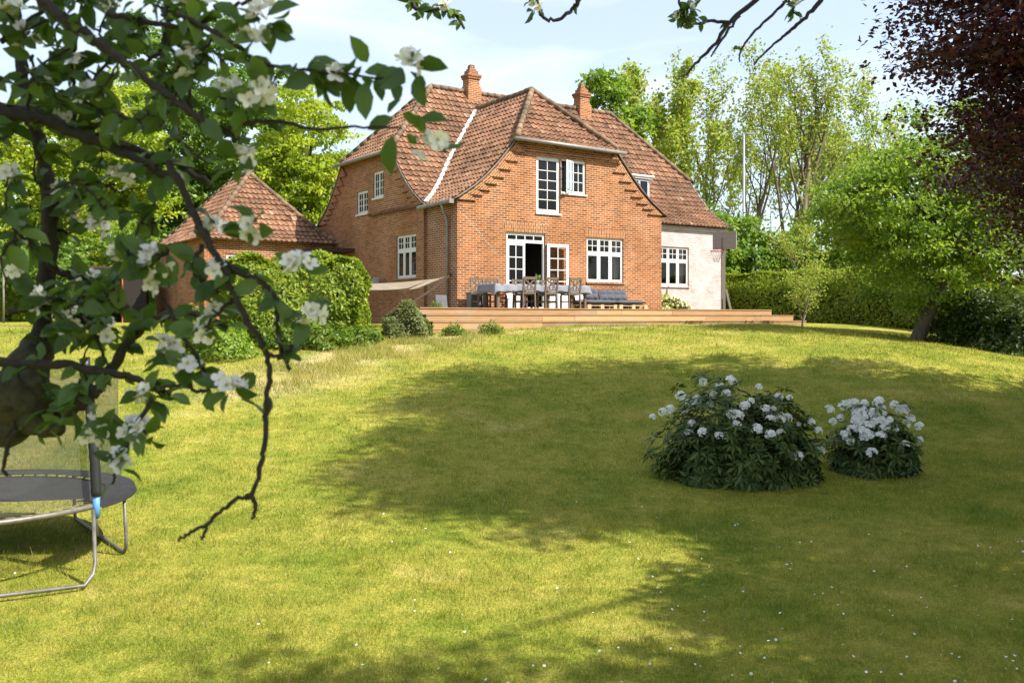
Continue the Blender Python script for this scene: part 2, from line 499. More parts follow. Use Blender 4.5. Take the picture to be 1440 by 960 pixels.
m, nt, b, o = new_mat('grass_blades'); M['grass'] = m
a = nt.nodes.new('ShaderNodeAttribute'); a.attribute_name = 'tint'
c = lawn_color(nt, ramp(nt, a.outputs['Fac'], [(.55,(0,0,0)),(1,(1,1,1))]))
c = mixc(nt, ramp(nt, a.outputs['Fac'], [(0,(1,1,1)),(.5,(0,0,0))]), c, (.45,.62,.4), 'MULTIPLY')
nt.links.new(c, b.inputs['Base Color']); b.inputs['Roughness'].default_value = .6; b.inputs['Specular IOR Level'].default_value = .2
t = nt.nodes.new('ShaderNodeBsdfTranslucent'); nt.links.new(mixc(nt, 1.0, c, (1.5,1.5,1.1), 'MULTIPLY'), t.inputs['Color'])
ms = nt.nodes.new('ShaderNodeMixShader'); ms.inputs['Fac'].default_value = .4
nt.links.new(b.outputs[0], ms.inputs[1]); nt.links.new(t.outputs[0], ms.inputs[2]); nt.links.new(ms.outputs[0], o.inputs['Surface'])

def axis(lo, d0, d1, hi, step):
    a = np.arange(d0, d1, step)
    l = d0 - np.geomspace(step, d0 - lo, 24)[::-1]
    h = d1 + np.geomspace(step, hi - d1, 24) - step
    return np.concatenate([l, a, h])
gx = axis(-500, -18, 20, 500, .3); gy = axis(-40, -2, 34, 700, .3)
X, Y = np.meshgrid(gx, gy)
Z = T(X, Y)
nx, ny = len(gx), len(gy)
i0 = (np.arange(ny - 1)[:, None] * nx + np.arange(nx - 1)[None]).ravel()
lawn = np_mesh('lawn', np.stack([X, Y, Z], -1).reshape(-1, 3), np.stack([i0, i0 + 1, i0 + nx + 1, i0 + nx], -1), M['lawn'], smooth=True)
at = lawn.data.attributes.new('dry', 'FLOAT', 'POINT')
at.data.foreach_set('value', np.clip(dryness(X, Y).ravel() * 1.15, 0, 1).astype(np.float32))
tag(lawn, kind='structure')

# grass blades, denser towards the camera
def blades(name, x, y, h, w, tint, mat):
    n = len(x)
    z = T(x, y) - .004
    ang = rng.uniform(0, 2 * np.pi, n); lean = rng.uniform(.1, .9, n) * h; la = rng.uniform(0, 2 * np.pi, n)
    dx = np.cos(ang) * w / 2; dy = np.sin(ang) * w / 2
    v = np.empty((n, 3, 3))
    v[:, 0] = np.stack([x - dx, y - dy, z], -1); v[:, 1] = np.stack([x + dx, y + dy, z], -1)
    v[:, 2] = np.stack([x + np.cos(la) * lean, y + np.sin(la) * lean, z + h], -1)
    return np_mesh(name, v.reshape(-1, 3), np.arange(3 * n).reshape(-1, 3), mat, tint=tint)
N = 540000
y = np.exp(rng.uniform(math.log(5.6), math.log(29), N)); x = rng.uniform(-.68, .68, N) * y
dr = np.clip(dryness(x, y), 0, 1)
clump = .5 + .5 * np.sin(x * 5.1 + np.sin(y * 4.3) * 2) * np.sin(y * 6.2 + np.cos(x * 3.7) * 2)
h = (rng.uniform(.016, .040, N) + .05 * (rng.random(N) < .05)) * (.6 + .95 * clump ** 1.5) * (1 + .02 * y); w = .0042 * (y / 6) ** .9
tint = np.clip(rng.random(N) * .62 + .38 * (rng.random(N) < .09) + dr * rng.random(N) * .7, 0, 1)
g = blades('grass', x, y, h, w, tint, M['grass']); tag(g, 'short mown grass blades covering the sloping lawn', 'grass', kind='stuff')
# rough long grass on the bank
N = 16000
t = rng.random(N)
xa = np.where(t < .5, -5.4 + 4.0 * t, -3.4 + 3.4 * (t - .5) * 1.2); ya = 18.0 + 6.6 * t
x = xa + rng.normal(0, .75, N); y = ya + rng.normal(0, .6, N)
keep = (np.sin(x * 2.3 + y) * np.sin(y * 1.9 - x * 1.2) > -.25)
x, y = x[keep], y[keep]; N = len(x)
g = blades('long_grass', x, y, rng.uniform(.05, .19, N), np.full(N, .011), np.clip(rng.random(N) * .9 + .15 * (rng.random(N) < .4), 0, 1), M['grass'])
tag(g, 'rough long grass and straw on the bank below the hedge', 'grass', kind='stuff')
# daisies and fallen petals
N = 900
y = np.exp(rng.uniform(math.log(5.8), math.log(13), N)); x = rng.uniform(-.56, .58, N) * y
dens = np.clip(.25 + .9 * (x / y), .04, 1) * np.clip((12.5 - y) / 6, .12, 1)
k = rng.random(N) < dens * 1.25
x, y = x[k], y[k]; N = len(x)
hexa = (np.concatenate([[(0, 0, .15)], [(math.cos(a), math.sin(a), 0) for a in np.arange(8) * math.pi / 4]]), np.array([(0, 1 + i, 1 + (i + 1) % 8) for i in range(8)]))
nrm = unit(np.stack([rng.normal(0, .35, N), rng.normal(-.25, .35, N), np.ones(N)], -1))
d = scatter('daisies', hexa, np.stack([x, y, T(x, y) + rng.uniform(.03, .055, N)], -1), frames(nrm), rng.uniform(.007, .0125, N), M['petal'])
tag(d, 'white daisies and fallen petals dotted through the near lawn', 'daisies', kind='stuff')

# ------------------------------------------------------------------ the house
TH = R(34); HA = Vector((-1.71, 30.0, .3))
house = empty('brick_house', HA, TH)
tag(house, 'large red brick house with curved gables and a clay pantile roof', 'house')
DK = 2.487                       # deck level in house coordinates
def HW(u, v, z):                 # house coordinates to world
    return Vector((HA.x + u * math.cos(TH) - v * math.sin(TH), HA.y + u * math.sin(TH) + v * math.cos(TH), z + HA.z))

PM = [(0,11.0),(2.05,8.13),(2.42,7.64),(2.84,7.14),(3.27,6.71),(3.72,6.35),(4.3,5.98),(4.52,5.87)]
PW = [(0,10.25),(1.2,8.98),(2.05,8.06),(2.42,7.64),(2.84,7.16),(3.27,6.73),(3.72,6.36),(4.3,5.98),(4.52,5.87)]
def prof_z(prof, h): return float(np.interp(h, [p[0] for p in prof], [p[1] for p in prof]))
LV = 1.97; VC = 6.25; UB = -.12; UE = 13.95; WC = 4.3

def gable_outline(c, prof, half=4.3, base=1.4, top=8.12):
    pr = [(h, z) for h, z in prof if 2.04 <= h <= 4.3]
    pr = [(h, z - .05) for h, z in pr]
    right = [(c + h, z) for h, z in pr[::-1]]
    left = [(c - h, z) for h, z in pr]
    return [(c - half, base), (c + half, base)] + right + left

def wall(name, outline, holes, tf, mat, depth=.14, parent=house, reveal=None):
    mb = MB(); mb.T = tf
    polys = [[Vector((a, z, 0)) for a, z in outline]] + [[Vector((a0,z0,0)),Vector((a0,z1,0)),Vector((a1,z1,0)),Vector((a1,z0,0))] for a0,a1,z0,z1 in holes]
    flat = [p for pl in polys for p in pl]
    for tri in tessellate_polygon(polys):
        mb.face([(flat[i].x, 0, flat[i].y) for i in tri])
    for a0,a1,z0,z1 in holes:
        mb.face([(a0,0,z0),(a0,depth,z0),(a0,depth,z1),(a0,0,z1)]); mb.face([(a1,0,z0),(a1,0,z1),(a1,depth,z1),(a1,depth,z0)])
        mb.face([(a0,0,z1),(a0,depth,z1),(a1,depth,z1),(a1,0,z1)]); mb.face([(a0,0,z0),(a1,0,z0),(a1,depth,z0),(a0,depth,z0)])
    return mb.build(name, mat, parent)

TF_front = lambda v0: (lambda a, y, z: (a, v0 + y, z))
TF_left = lambda u0: (lambda a, y, z: (u0 + y, a, z))        # a is v

# openings
FD = (1.84, 3.40, DK + .03, 4.99)            # french doors
FW = (5.15, 6.80, 3.44, 4.97)
UD = (3.03, 4.02, 5.69, 7.55)
UW = (4.05, 5.12, 6.40, 7.55)
wall('wall', gable_outline(WC, PW), [FD, FW, (UD[0], UD[1], UD[2], UD[3]), (UW[0], UW[1], UW[2], UW[3])], TF_front(0), M['brick'])
LW1 = (6.18, 7.12, 6.04, 6.88); LW2 = (4.90, 5.74, 6.50, 7.45); LW3 = (2.49, 3.92, 3.55, 5.02)
wall('wall', gable_outline(VC, PM), [LW1, LW2, LW3], TF_left(UB), M['brick_gable'])
wall('wall', [(0,1.4),(LV,1.4),(LV,5.92),(0,5.92)], [], TF_left(0.0), M['brick_side'])
mb = MB(); mb.face([(UB, LV - .001, 1.4), (0.0, LV - .001, 1.4), (0.0, LV - .001, 5.9), (UB, LV - .001, 5.9)]); mb.build('wall', M['brick_gable'], house)
WW = (10.25, 11.9, 3.46, 5.0)
wall('white_wall', [(8.6,1.4),(UE,1.4),(UE,5.80),(8.6,5.80)], [WW], TF_front(LV), M['brick_white'])['label'] = 'whitewashed brick wall under the right end of the roof'
mb = MB(); mb.box(8.6, UE + .03, LV - .05, LV, 5.66, 5.84); mb.build('cornice', M['brick_white'], house)
wall('wall', gable_outline(VC, PM), [], TF_left(UE), M['brick_gable'])
mb = MB(); mb.face([(UB, 10.54, 1.4), (UE, 10.54, 1.4), (UE, 10.54, 5.9), (UB, 10.54, 5.9)]); mb.face([(8.6, 0, 1.4), (8.6, LV, 1.4), (8.6, LV, 5.9), (8.6, 0, 5.9)])
mb.build('wall', M['brick'], house)
# brick band just under the half hips
mb = MB(); mb.box(WC - 2.1, WC + 2.1, -.05, 0, 7.66, 7.72); mb.box(WC - 2.2, WC + 2.2, -.09, 0, 7.98, 8.10); mb.build('brick_band', M['brick'], house)
mb = MB(); mb.box(UB - .05, UB, VC - 2.15, VC + 2.15, 7.95, 8.06); mb.build('brick_band', M['brick_gable'], house)

# saw-tooth tumbling-in along the curved verges
def wedges(tf, c, prof, sign, mat, parent=house, steps=8):
    mb = MB(); mb.T = tf
    hs = np.linspace(2.12, 4.28, steps + 1)
    for i in range(steps):
        h0, h1 = hs[i], hs[i + 1]
        z0, z1 = prof_z(prof, h0) - .04, prof_z(prof, h1) - .04
        zb = z1 - .04
        inner = h0 - .38
        pts = [(h0 - .03, z0), (h1, z1), (h1, zb), (inner, zb), (inner + .04, zb + .05)]
        d = Vector((h1 - h0, z1 - z0)).normalized()
        for y in (-.07,):
            loc = [(c + sign * a, y, z) for a, z in pts]
            uv = [((a * d.y - z * d.x), a * d.x + z * d.y) for a, z in pts]
            uv = [(b_, a_) for a_, b_ in uv]
            uv = [(q[1], q[0]) for q in uv]
            mb.face(loc, uv)
        for (a0, za), (a1, zb_) in zip(pts, pts[1:] + pts[:1]):
            mb.face([(c + sign * a0, -.07, za), (c + sign * a1, -.07, zb_), (c + sign * a1, 0, zb_), (c + sign * a0, 0, za)])
    return mb.build('verge_brickwork', mat, parent)
wedges(TF_front(0), WC, PW, -1, M['brick_rot']); wedges(TF_front(0), WC, PW, 1, M['brick_rot'])
wedges(TF_left(UB), VC, PM, 1, M['brick_gable']); wedges(TF_left(UB), VC, PM, -1, M['brick_gable'])

mb = MB(); cu_, cz_ = .18, 5.45
while cz_ > 4.25:
    mb.box(cu_, cu_ + .085, -.004, 0, cz_, cz_ + .010); mb.box(cu_ + .075, cu_ + .084, -.005, 0, cz_ - .072, cz_ + .014); cu_ += .075; cz_ -= .072
mb.build('mortar_crack', plain('pale_pointing', (.46,.37,.27), .9), house)
# soldier-course lintels
def lintel(a0, a1, z, tf, h=.25, mat='brick_rot'):
    mb = MB(); mb.T = tf
    n = 12
    for i in range(n):
        t0, t1 = i / n, (i + 1) / n
        f = lambda t: .05 * (1 - (2 * t - 1) ** 2)
        x0, x1 = a0 + (a1 - a0) * t0, a0 + (a1 - a0) * t1
        mb.face([(x0, -.006, z + .004), (x1, -.006, z + .004), (x1, -.006, z + h + f(t1)), (x0, -.006, z + h + f(t0))])
    return mb.build('lintel', M[mat], house)
lintel(FD[0] - .12, FD[1] + .12, FD[3], TF_front(0), .30)
lintel(FW[0] - .10, FW[1] + .10, FW[3], TF_front(0), .26)
lintel(LW3[0] - .1, LW3[1] + .1, LW3[3], TF_left(UB), .2)
lintel(WW[0], WW[1], WW[3], TF_front(LV), .22, 'brick_white')

# ---- pantile slopes
def slope(name, curve, s0, s1, mapf, cuts, parent, mat=None, gauge=.285, tw=.205, sub=6):
    """curve: (h, z) from eave up to ridge; mapf(s, h, z) -> local point; cuts: list of (co, no) keep the side the normal points to"""
    c = np.array(curve, float)
    seg = np.hypot(*np.diff(c, axis=0).T); L = np.concatenate([[0], np.cumsum(seg)]); tot = L[-1]
    def at(t):
        t = min(max(t, 0), tot)
        return np.array([np.interp(t, L, c[:, 0]), np.interp(t, L, c[:, 1])])
    def nrm(t):
        d = at(t + .12) - at(t - .12); d /= np.hypot(*d)
        n = np.array([-d[1], d[0]]); return n if n[1] > 0 else -n
    rows = int(math.ceil(tot / gauge)); ncol = int(math.ceil((s1 - s0) / tw * sub))
    ss = s0 + np.arange(ncol + 1) * tw / sub
    ph = 2 * np.pi * (ss - s0) / tw
    wave = .026 * np.cos(ph) + .010 * np.cos(2 * ph)
    verts, faces, tints = [], [], []
    ntile = ncol // sub + 2
    for r in range(rows):
        t0, t1 = r * gauge, min((r + 1) * gauge + .03, tot)
        tv = np.clip(rng.normal(.5, .14, ntile) + .28 * (rng.random(ntile) < .05) - .3 * (rng.random(ntile) < .04), 0, 1)
        jit = np.repeat(rng.normal(0, .006, ntile), sub)[:ncol + 1]
        base = len(verts)
        for t, off in ((t0, -.01), (t0, .052), (t1, .004)):
            p, n = at(t), nrm(t)
            for k, s in enumerate(ss):
                o = off + (wave[k] + jit[k] if off != -.01 else wave[k] * .3)
                verts.append(mapf(s, p[0] + n[0] * o, p[1] + n[1] * o))
        w_ = ncol + 1
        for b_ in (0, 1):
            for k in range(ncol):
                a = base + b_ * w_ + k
                faces.append((a, a + 1, a + w_ + 1, a + w_)); tints.append(tv[k // sub] if b_ else tv[k // sub] * .3)  # nose faces tinted darker, shadow line under each course put into the colour
    bm = bmesh.new()
    bv = [bm.verts.new(v) for v in verts]
    lay = bm.faces.layers.float.new('tint')
    for f, tt in zip(faces, tints):
        bf = bm.faces.new([bv[i] for i in f]); bf[lay] = tt; bf.smooth = True
    for co, no in cuts:
        bmesh.ops.bisect_plane(bm, geom=bm.verts[:] + bm.edges[:] + bm.faces[:], plane_co=co, plane_no=no, clear_inner=True)
    for e in bm.edges:
        if len(e.link_faces) == 2 and e.calc_face_angle(0) > .7: e.smooth = False
    me = bpy.data.meshes.new(name); bm.to_mesh(me); bm.free()
    me.materials.append(mat or M['tile'])
    o = bpy.data.objects.new(name, me); col.objects.link(o); o.parent = parent
    return o

def vplane(a, b, keep):
    """vertical plane through plan points a, b; normal towards keep"""
    a = Vector((*a, 0)); b = Vector((*b, 0)); d = b - a
    n = Vector((-d.y, d.x, 0)).normalized()
    if n.dot(Vector((*keep, 0)) - a) < 0: n = -n
    return a, n

pm = PM[::-1]; pw = PW[::-1]
HB = 2.55
hipL_f = vplane((UB - .08, VC - 2.12), (HB, VC), (7, VC - 3)); hipR_f = vplane((UE + .08, VC - 2.12), (UE - HB, VC), (7, VC - 3))
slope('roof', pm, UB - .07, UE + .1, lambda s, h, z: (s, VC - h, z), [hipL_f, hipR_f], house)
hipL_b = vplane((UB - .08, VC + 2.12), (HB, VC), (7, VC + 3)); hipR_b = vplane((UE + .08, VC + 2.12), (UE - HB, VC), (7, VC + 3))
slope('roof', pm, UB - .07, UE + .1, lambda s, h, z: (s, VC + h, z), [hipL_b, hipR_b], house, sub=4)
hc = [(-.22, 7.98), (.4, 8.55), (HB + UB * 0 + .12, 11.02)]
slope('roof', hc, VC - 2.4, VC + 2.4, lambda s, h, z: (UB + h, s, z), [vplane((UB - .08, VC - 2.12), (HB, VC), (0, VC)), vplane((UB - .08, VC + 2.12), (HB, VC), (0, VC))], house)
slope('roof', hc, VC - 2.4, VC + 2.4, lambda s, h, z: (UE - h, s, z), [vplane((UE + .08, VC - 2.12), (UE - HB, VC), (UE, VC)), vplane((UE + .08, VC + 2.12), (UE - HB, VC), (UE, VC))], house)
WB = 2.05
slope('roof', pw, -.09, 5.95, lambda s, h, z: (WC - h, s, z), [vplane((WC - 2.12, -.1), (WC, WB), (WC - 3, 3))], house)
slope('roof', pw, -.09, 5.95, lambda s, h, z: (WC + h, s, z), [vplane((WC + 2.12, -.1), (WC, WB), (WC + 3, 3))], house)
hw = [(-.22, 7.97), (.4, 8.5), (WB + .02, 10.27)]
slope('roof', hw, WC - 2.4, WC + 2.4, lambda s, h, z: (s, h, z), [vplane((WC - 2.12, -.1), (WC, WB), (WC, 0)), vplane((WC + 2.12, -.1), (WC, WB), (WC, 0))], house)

def ridge_run(mb, tints, a, b, r=.10, lift=.03, step=.36):
    a = Vector(a); b = Vector(b); n = max(1, round((b - a).length / step))
    for i in range(n):
        p = a.lerp(b, i / n); q = a.lerp(b, (i + 1.08) / n)
        f0 = len(mb.f)
        j = random.uniform(-.012, .012)
        mb.tube([p + Vector((0,0,lift + j)), q + Vector((0,0,lift + .012 + j))], [r * 1.08, r * .92], 10)
        tints += [random.random()] * (len(mb.f) - f0)
for a, b2 in (((HB, VC, 11.0), (UE - HB, VC, 11.0)), ((WC, WB, 10.27), (WC, 5.7, 10.27)), ((WC - 2.12, -.13, 8.07), (WC, WB, 10.27)), ((WC + 2.12, -.13, 8.07), (WC, WB, 10.27)),
              ((UB - .1, VC - 2.12, 8.08), (HB, VC, 11.0)), ((UB - .1, VC + 2.12, 8.08), (HB, VC, 11.0)),
              ((UE + .1, VC - 2.12, 8.08), (UE - HB, VC, 11.0)), ((UE + .1, VC + 2.12, 8.08), (UE - HB, VC, 11.0))):
    mb = MB(); tt = []
    ridge_run(mb, tt, a, b2)
    mb.build('ridge_tiles', M['ridge'], house, smooth=True, tints=tt)
# verge edge: thin mortar / lead line along the curved gables
for sgn in (-1, 1):
  for pts in ([(WC + sgn * h, -.10, z + .02) for h, z in PW if h >= 2.05], [(UB - .08, VC + sgn * h, z + .02) for h, z in PM if h >= 2.05], [(UE + .11, VC + sgn * h, z + .02) for h, z in PM if h >= 2.05]):
    mb = MB(); mb.tube(pts, .028, 6); mb.build('verge', M['dark_zinc'], house, smooth=True)
# white valley flashing between the two roofs
mb = MB(); pv = []
for z in np.linspace(10.15, 5.95, 26):
    hw_ = float(np.interp(-z, [-q[1] for q in PW], [q[0] for q in PW])); hm_ = float(np.interp(-z, [-q[1] for q in PM], [q[0] for q in PM]))
    pv.append(Vector((WC - hw_, VC - hm_, z + .075)))
for p, q in zip(pv, pv[1:]):
    w_ = .085
    wob = [random.uniform(-.015, .015) for _ in range(2)]
    for s_ in (-1, 1):
        e0 = p + (Vector((-w_, 0, -.02)) if s_ < 0 else Vector((0, -w_ , 0))) ; e1 = q + (Vector((-w_, 0, -.02)) if s_ < 0 else Vector((0, -w_, 0)))
        mb.face([p, e0, e1, q])
    mb.bar(p + Vector((-.03, -.03, 0)), q + Vector((-.03, -.03, 0)), .14, .03)
mb.build('valley_flashing', M['flash'], house)

# gutters and downpipes
mb = MB()
mb.tube([(WC - 2.3, -.30, 7.98), (WC + 2.35, -.30, 7.93)], .065, 10)
for i in range(6): mb.bar((WC - 2.1 + i * .82, -.27, 7.95), (WC - 2.1 + i * .82, -.02, 7.92), .03, .03)
mb.build('gutter', M['zinc'], house, smooth=True)
mb = MB(); mb.tube([(UB - .30, VC - 2.3, 7.97), (UB - .30, VC + 2.35, 8.0)], .065, 10); mb.build('gutter', M['zinc'], house, smooth=True)
mb = MB(); mb.tube([(-.29, -.10, 5.84), (-.29, LV + .05, 5.80)], .07, 10); mb.box(-.36, -.2, -.13, -.09, 5.76, 5.90); mb.build('gutter', M['zinc'], house, smooth=False)
mb = MB(); mb.tube([(-.29, .50, 5.8), (-.24, .49, 5.62), (-.10, .49, 5.35), (-.08, .49, 5.1), (-.08, .49, 2.2)], .045, 10)
for z in (3.0, 4.2, 5.1): mb.lathe([(.056, -.02), (.056, .02)], (-.08, .49, z), 10)
mb.build('downpipe', M['zinc'], house, smooth=True)

# ---- chimneys
def chimney(u, v):
    mb = MB()
    mb.box(u - .31, u + .31, v - .28, v + .28, 10.2, 11.18)
    mb.box(u - .245, u + .245, v - .225, v + .225, 11.18, 11.7)
    mb.box(u - .275, u + .275, v - .25, v + .25, 11.185, 11.25)
    o = mb.build('chimney', M['brick'], house)
    cp = MB()
    for i, (r, z0, z1) in enumerate(((.285, 11.52, 11.60), (.31, 11.602, 11.69), (.205, 11.692, 11.77), (.205, 11.772, 11.85), (.15, 11.852, 11.93))):
        cp.box(u - r, u + r, v - r * .92, v + r * .92, z0, z1)
    cp.build('cap', M['brick_gable'], o)
    pt = MB(); pt.box(u - .105, u + .105, v - .1, v + .1, 11.93, 12.07); pt.box(u - .08, u + .08, v - .075, v + .075, 12.07, 12.10); pt.build('flue', M['brick_side'], o)
    return o
chimney(4.35, VC); chimney(9.84, VC)

# ---- windows
def frame_rect(mb, x0, x1, z0, z1, w, y0, y1):
    mb.box(x0, x1, y0, y1, z0, z0 + w); mb.box(x0, x1, y0, y1, z1 - w, z1)
    mb.box(x0, x0 + w, y0 + .002, y1 - .002, z0 + w - .001, z1 - w + .001); mb.box(x1 - w, x1, y0 + .002, y1 - .002, z0 + w - .001, z1 - w + .001)

def casement(mb, gl, x0, x1, z0, z1, cols, rows, y0=.045, w=.05, bar=.024, glz=None):
    frame_rect(mb, x0, x1, z0, z1, w, y0, y0 + .045)
    for i in range(1, cols):
        xc = x0 + w + (x1 - x0 - 2 * w) * i / cols; mb.box(xc - bar / 2, xc + bar / 2, y0 + .008, y0 + .037, z0 + w - .002, z1 - w + .002)
    for j in range(1, rows):
        zc = z0 + w + (z1 - z0 - 2 * w) * j / rows; mb.box(x0 + w - .002, x1 - w + .002, y0 + .011, y0 + .034, zc - bar / 2, zc + bar / 2)
    gl.face([(x0 + w - .004, y0 + .024, z0 + w - .004), (x1 - w + .004, y0 + .024, z0 + w - .004), (x1 - w + .004, y0 + .024, z1 - w + .004), (x0 + w - .004, y0 + .024, z1 - w + .004)])

def window(hole, tf, kind, glass='glass', sill=True, curtain=0):
    a0, a1, z0, z1 = hole
    mb = MB(); mb.T = tf; gl = MB(); gl.T = tf
    frame_rect(mb, a0 + .002, a1 - .002, z0 + .002, z1 - .002, .05, .05, .12)
    if kind == 'three':
        zt = z0 + (z1 - z0) * .645
        n = 3; w = (a1 - a0 - .1) / n
        mb.box(a0 + .05, a1 - .05, .048, .118, zt - .035, zt + .035)
        for i in range(1, n):
            xc = a0 + .05 + w * i; mb.box(xc - .03, xc + .03, .045, .116, z0 + .05, z1 - .05)
        for i in range(n):
            x0 = a0 + .05 + w * i + (.03 if i else 0); x1 = a0 + .05 + w * (i + 1) - (.03 if i < n - 1 else 0)
            casement(mb, gl, x0, x1, z0 + .05, zt - .035, 1, 1, .052, .045)
            casement(mb, gl, x0, x1, zt + .035, z1 - .05, 2, 2, .052, .035, .022)
    elif kind == 'two':
        xc = (a0 + a1) / 2
        casement(mb, gl, a0 + .05, xc + .002, z0 + .05, z1 - .05, 2, 3, .052, .04)
        casement(mb, gl, xc - .002, a1 - .05, z0 + .05, z1 - .05, 2, 3, .0545, .04)
    elif kind == 'tall':
        casement(mb, gl, a0 + .05, a1 - .05, z0 + .05, z1 - .05, 2, 5, .052, .07, .026)
    o = mb.build('window', M['white'], house)
    gl.build('pane', M[glass], o)
    if curtain:
        n_ = 14
        for side, wd in ((a1, -curtain), (a0, curtain * .35)):
            cm = MB(); cm.T = tf
            for i in range(n_):
                x0, x1 = side + wd * i / n_, side + wd * (i + 1) / n_
                d0, d1 = .24 + .03 * math.sin(i * 2.2), .24 + .03 * math.sin((i + 1) * 2.2)
                cm.face([(x0, d0, z0), (x1, d1, z0), (x1, d1, z1), (x0, d0, z1)])
            cm.build('curtain', M['curtain'], o)
        bk_ = MB(); bk_.T = tf; bk_.box(a0 - .4, a1 + .4, 1.4, 1.45, z0 - .5, z1 + .3); bk_.build('room_wall', M['interior'], o)
    if sill:
        sl = MB(); sl.T = tf; sl.box(a0 - .03, a1 + .03, -.05, .06, z0 - .06, z0 - .002); sl.build('sill', (M['brick_white'] if hole is WW else M['brick_side']) if kind == 'three' else M['white'], o)
    return o
window(FW, TF_front(0), 'three', 'clear', True, .42); window(LW3, TF_left(UB), 'three'); window(WW, TF_front(LV), 'three', 'clear', True, .55)
window(LW1, TF_left(UB), 'two'); window(LW2, TF_left(UB), 'two'); window(UD, TF_front(0), 'tall')
# upper right window: fixed right half and an opened left casement
a0, a1, z0, z1 = UW
mb = MB(); gl = MB()
frame_rect(mb, a0 + .002, a1 - .002, z0 + .002, z1 - .002, .05, .05, .12)
xc = (a0 + a1) / 2
casement(mb, gl, xc, a1 - .05, z0 + .05, z1 - .05, 2, 3, .052, .045)
mb.box(xc - .03, xc + .004, .046, .117, z0 + .05, z1 - .05)
gl.face([(a0 + .05, .10, z0 + .05), (xc, .10, z0 + .05), (xc, .10, z1 - .05), (a0 + .05, .10, z1 - .05)])
wo = mb.build('window', M['white'], house); gl.build('pane', M['glass'], wo)
sl = MB(); sl.box(a0 - .02, a1 + .03, -.05, .06, z0 - .05, z0 - .002); sl.build('sill', M['white'], wo)
sa = MB(); sg = MB()
ang = R(24); ca, sn = math.cos(ang), math.sin(ang)
tf = lambda x, y, z: (xc - x * ca + y * sn, -.0 - x * sn * 1.0 + y * ca, z)
sa.T = tf; sg.T = tf
casement(sa, sg, .01, .50, z0 + .03, z1 - .05, 2, 3, 0, .045)
so = sa.build('open_casement', M['white'], house); sg.build('pane', M['clear'], so)

# french doors
a0, a1, z0, z1 = FD
zt = 4.66
mb = MB(); gl = MB()
frame_rect(mb, a0 + .002, a1 - .002, z0 - .02, z1 - .002, .06, .05, .13)
mb.box(a0 + .06, a1 - .06, .047, .127, zt, zt + .07)
casement(mb, gl, a0 + .06, a1 - .06, zt + .07, z1 - .06, 4, 1, .055, .03, .035)
do = mb.build('door_frame', M['white'], house); gl.build('pane', M['glass'], do)
mb = MB(); gl = MB()
mid = (a0 + a1) / 2
casement(mb, gl, a0 + .06, mid, z0 + .42, zt - .002, 2, 4, .055, .09, .03)
mb.box(a0 + .06, mid, .058, .098, z0, z0 + .425)
do = mb.build('door', M['white'], house); gl.build('pane', M['glass'], do)
hd = MB(); hd.tube([(mid - .05, .05, 3.55), (mid - .05, .0, 3.55), (mid - .15, .0, 3.55)], .01, 6); hd.build('handle', M['zinc'], do)
mb = MB(); gl = MB()
oa = R(7); tf = lambda x, y, z: (a1 + .03 + x * math.cos(oa), -.03 - x * math.sin(oa) - y, z)
mb.T = tf; gl.T = tf
casement(mb, gl, 0, .82, z0 + .42, zt - .002, 2, 4, .0, .10, .03)
mb.box(0, .82, .003, .042, z0, z0 + .425)
do = mb.build('door', M['white'], house); do['label'] = 'white glazed door leaf folded open against the brick wall'
gl.build('pane', M['clear'], do)
hd = MB(); hd.T = tf; hd.tube([(.77, .04, 3.55), (.77, .09, 3.55), (.67, .09, 3.55)], .01, 6); hd.build('handle', M['zinc'], do)
# the room behind the open leaf
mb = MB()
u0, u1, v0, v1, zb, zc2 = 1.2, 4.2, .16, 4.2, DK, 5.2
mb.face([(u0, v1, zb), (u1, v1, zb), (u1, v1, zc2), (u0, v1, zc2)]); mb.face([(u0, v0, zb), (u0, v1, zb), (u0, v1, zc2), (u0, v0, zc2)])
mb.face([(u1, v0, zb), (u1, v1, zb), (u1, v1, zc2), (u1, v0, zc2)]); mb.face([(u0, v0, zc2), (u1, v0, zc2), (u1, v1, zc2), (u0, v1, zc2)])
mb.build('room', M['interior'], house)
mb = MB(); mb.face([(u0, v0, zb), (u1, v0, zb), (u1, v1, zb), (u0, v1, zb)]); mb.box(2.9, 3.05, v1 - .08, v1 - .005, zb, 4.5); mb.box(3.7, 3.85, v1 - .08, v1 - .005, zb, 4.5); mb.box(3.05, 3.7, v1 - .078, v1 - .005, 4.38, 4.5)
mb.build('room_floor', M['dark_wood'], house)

# dormer behind the front gable
mb = MB(); mb.box(9.75, 10.95, 3.25, 5.0, 6.7, 7.86); dm = mb.build('dormer', M['white'], house)
mb = MB(); mb.box(9.65, 11.08, 3.08, 5.1, 7.86, 7.93); mb.box(9.69, 11.04, 3.13, 5.1, 7.78, 7.859); mb.build('dormer_roof', M['white'], dm)
mb = MB(); gl = MB(); tf = TF_front(3.18); mb.T = tf; gl.T = tf
casement(mb, gl, 9.87, 10.36, 7.08, 7.74, 1, 1, 0, .05); casement(mb, gl, 10.365, 10.84, 7.08, 7.74, 1, 1, .002, .05)
dw = mb.build('dormer_window', plain('blue_grey_paint', (.36,.42,.46), .5), dm)
mb = MB(); mb.T = tf
mb.face([(9.9,.03,7.1),(10.8,.03,7.1),(10.8,.03,7.72),(9.9,.03,7.72)]); mb.build('dormer_pane', M['glass'], dm)

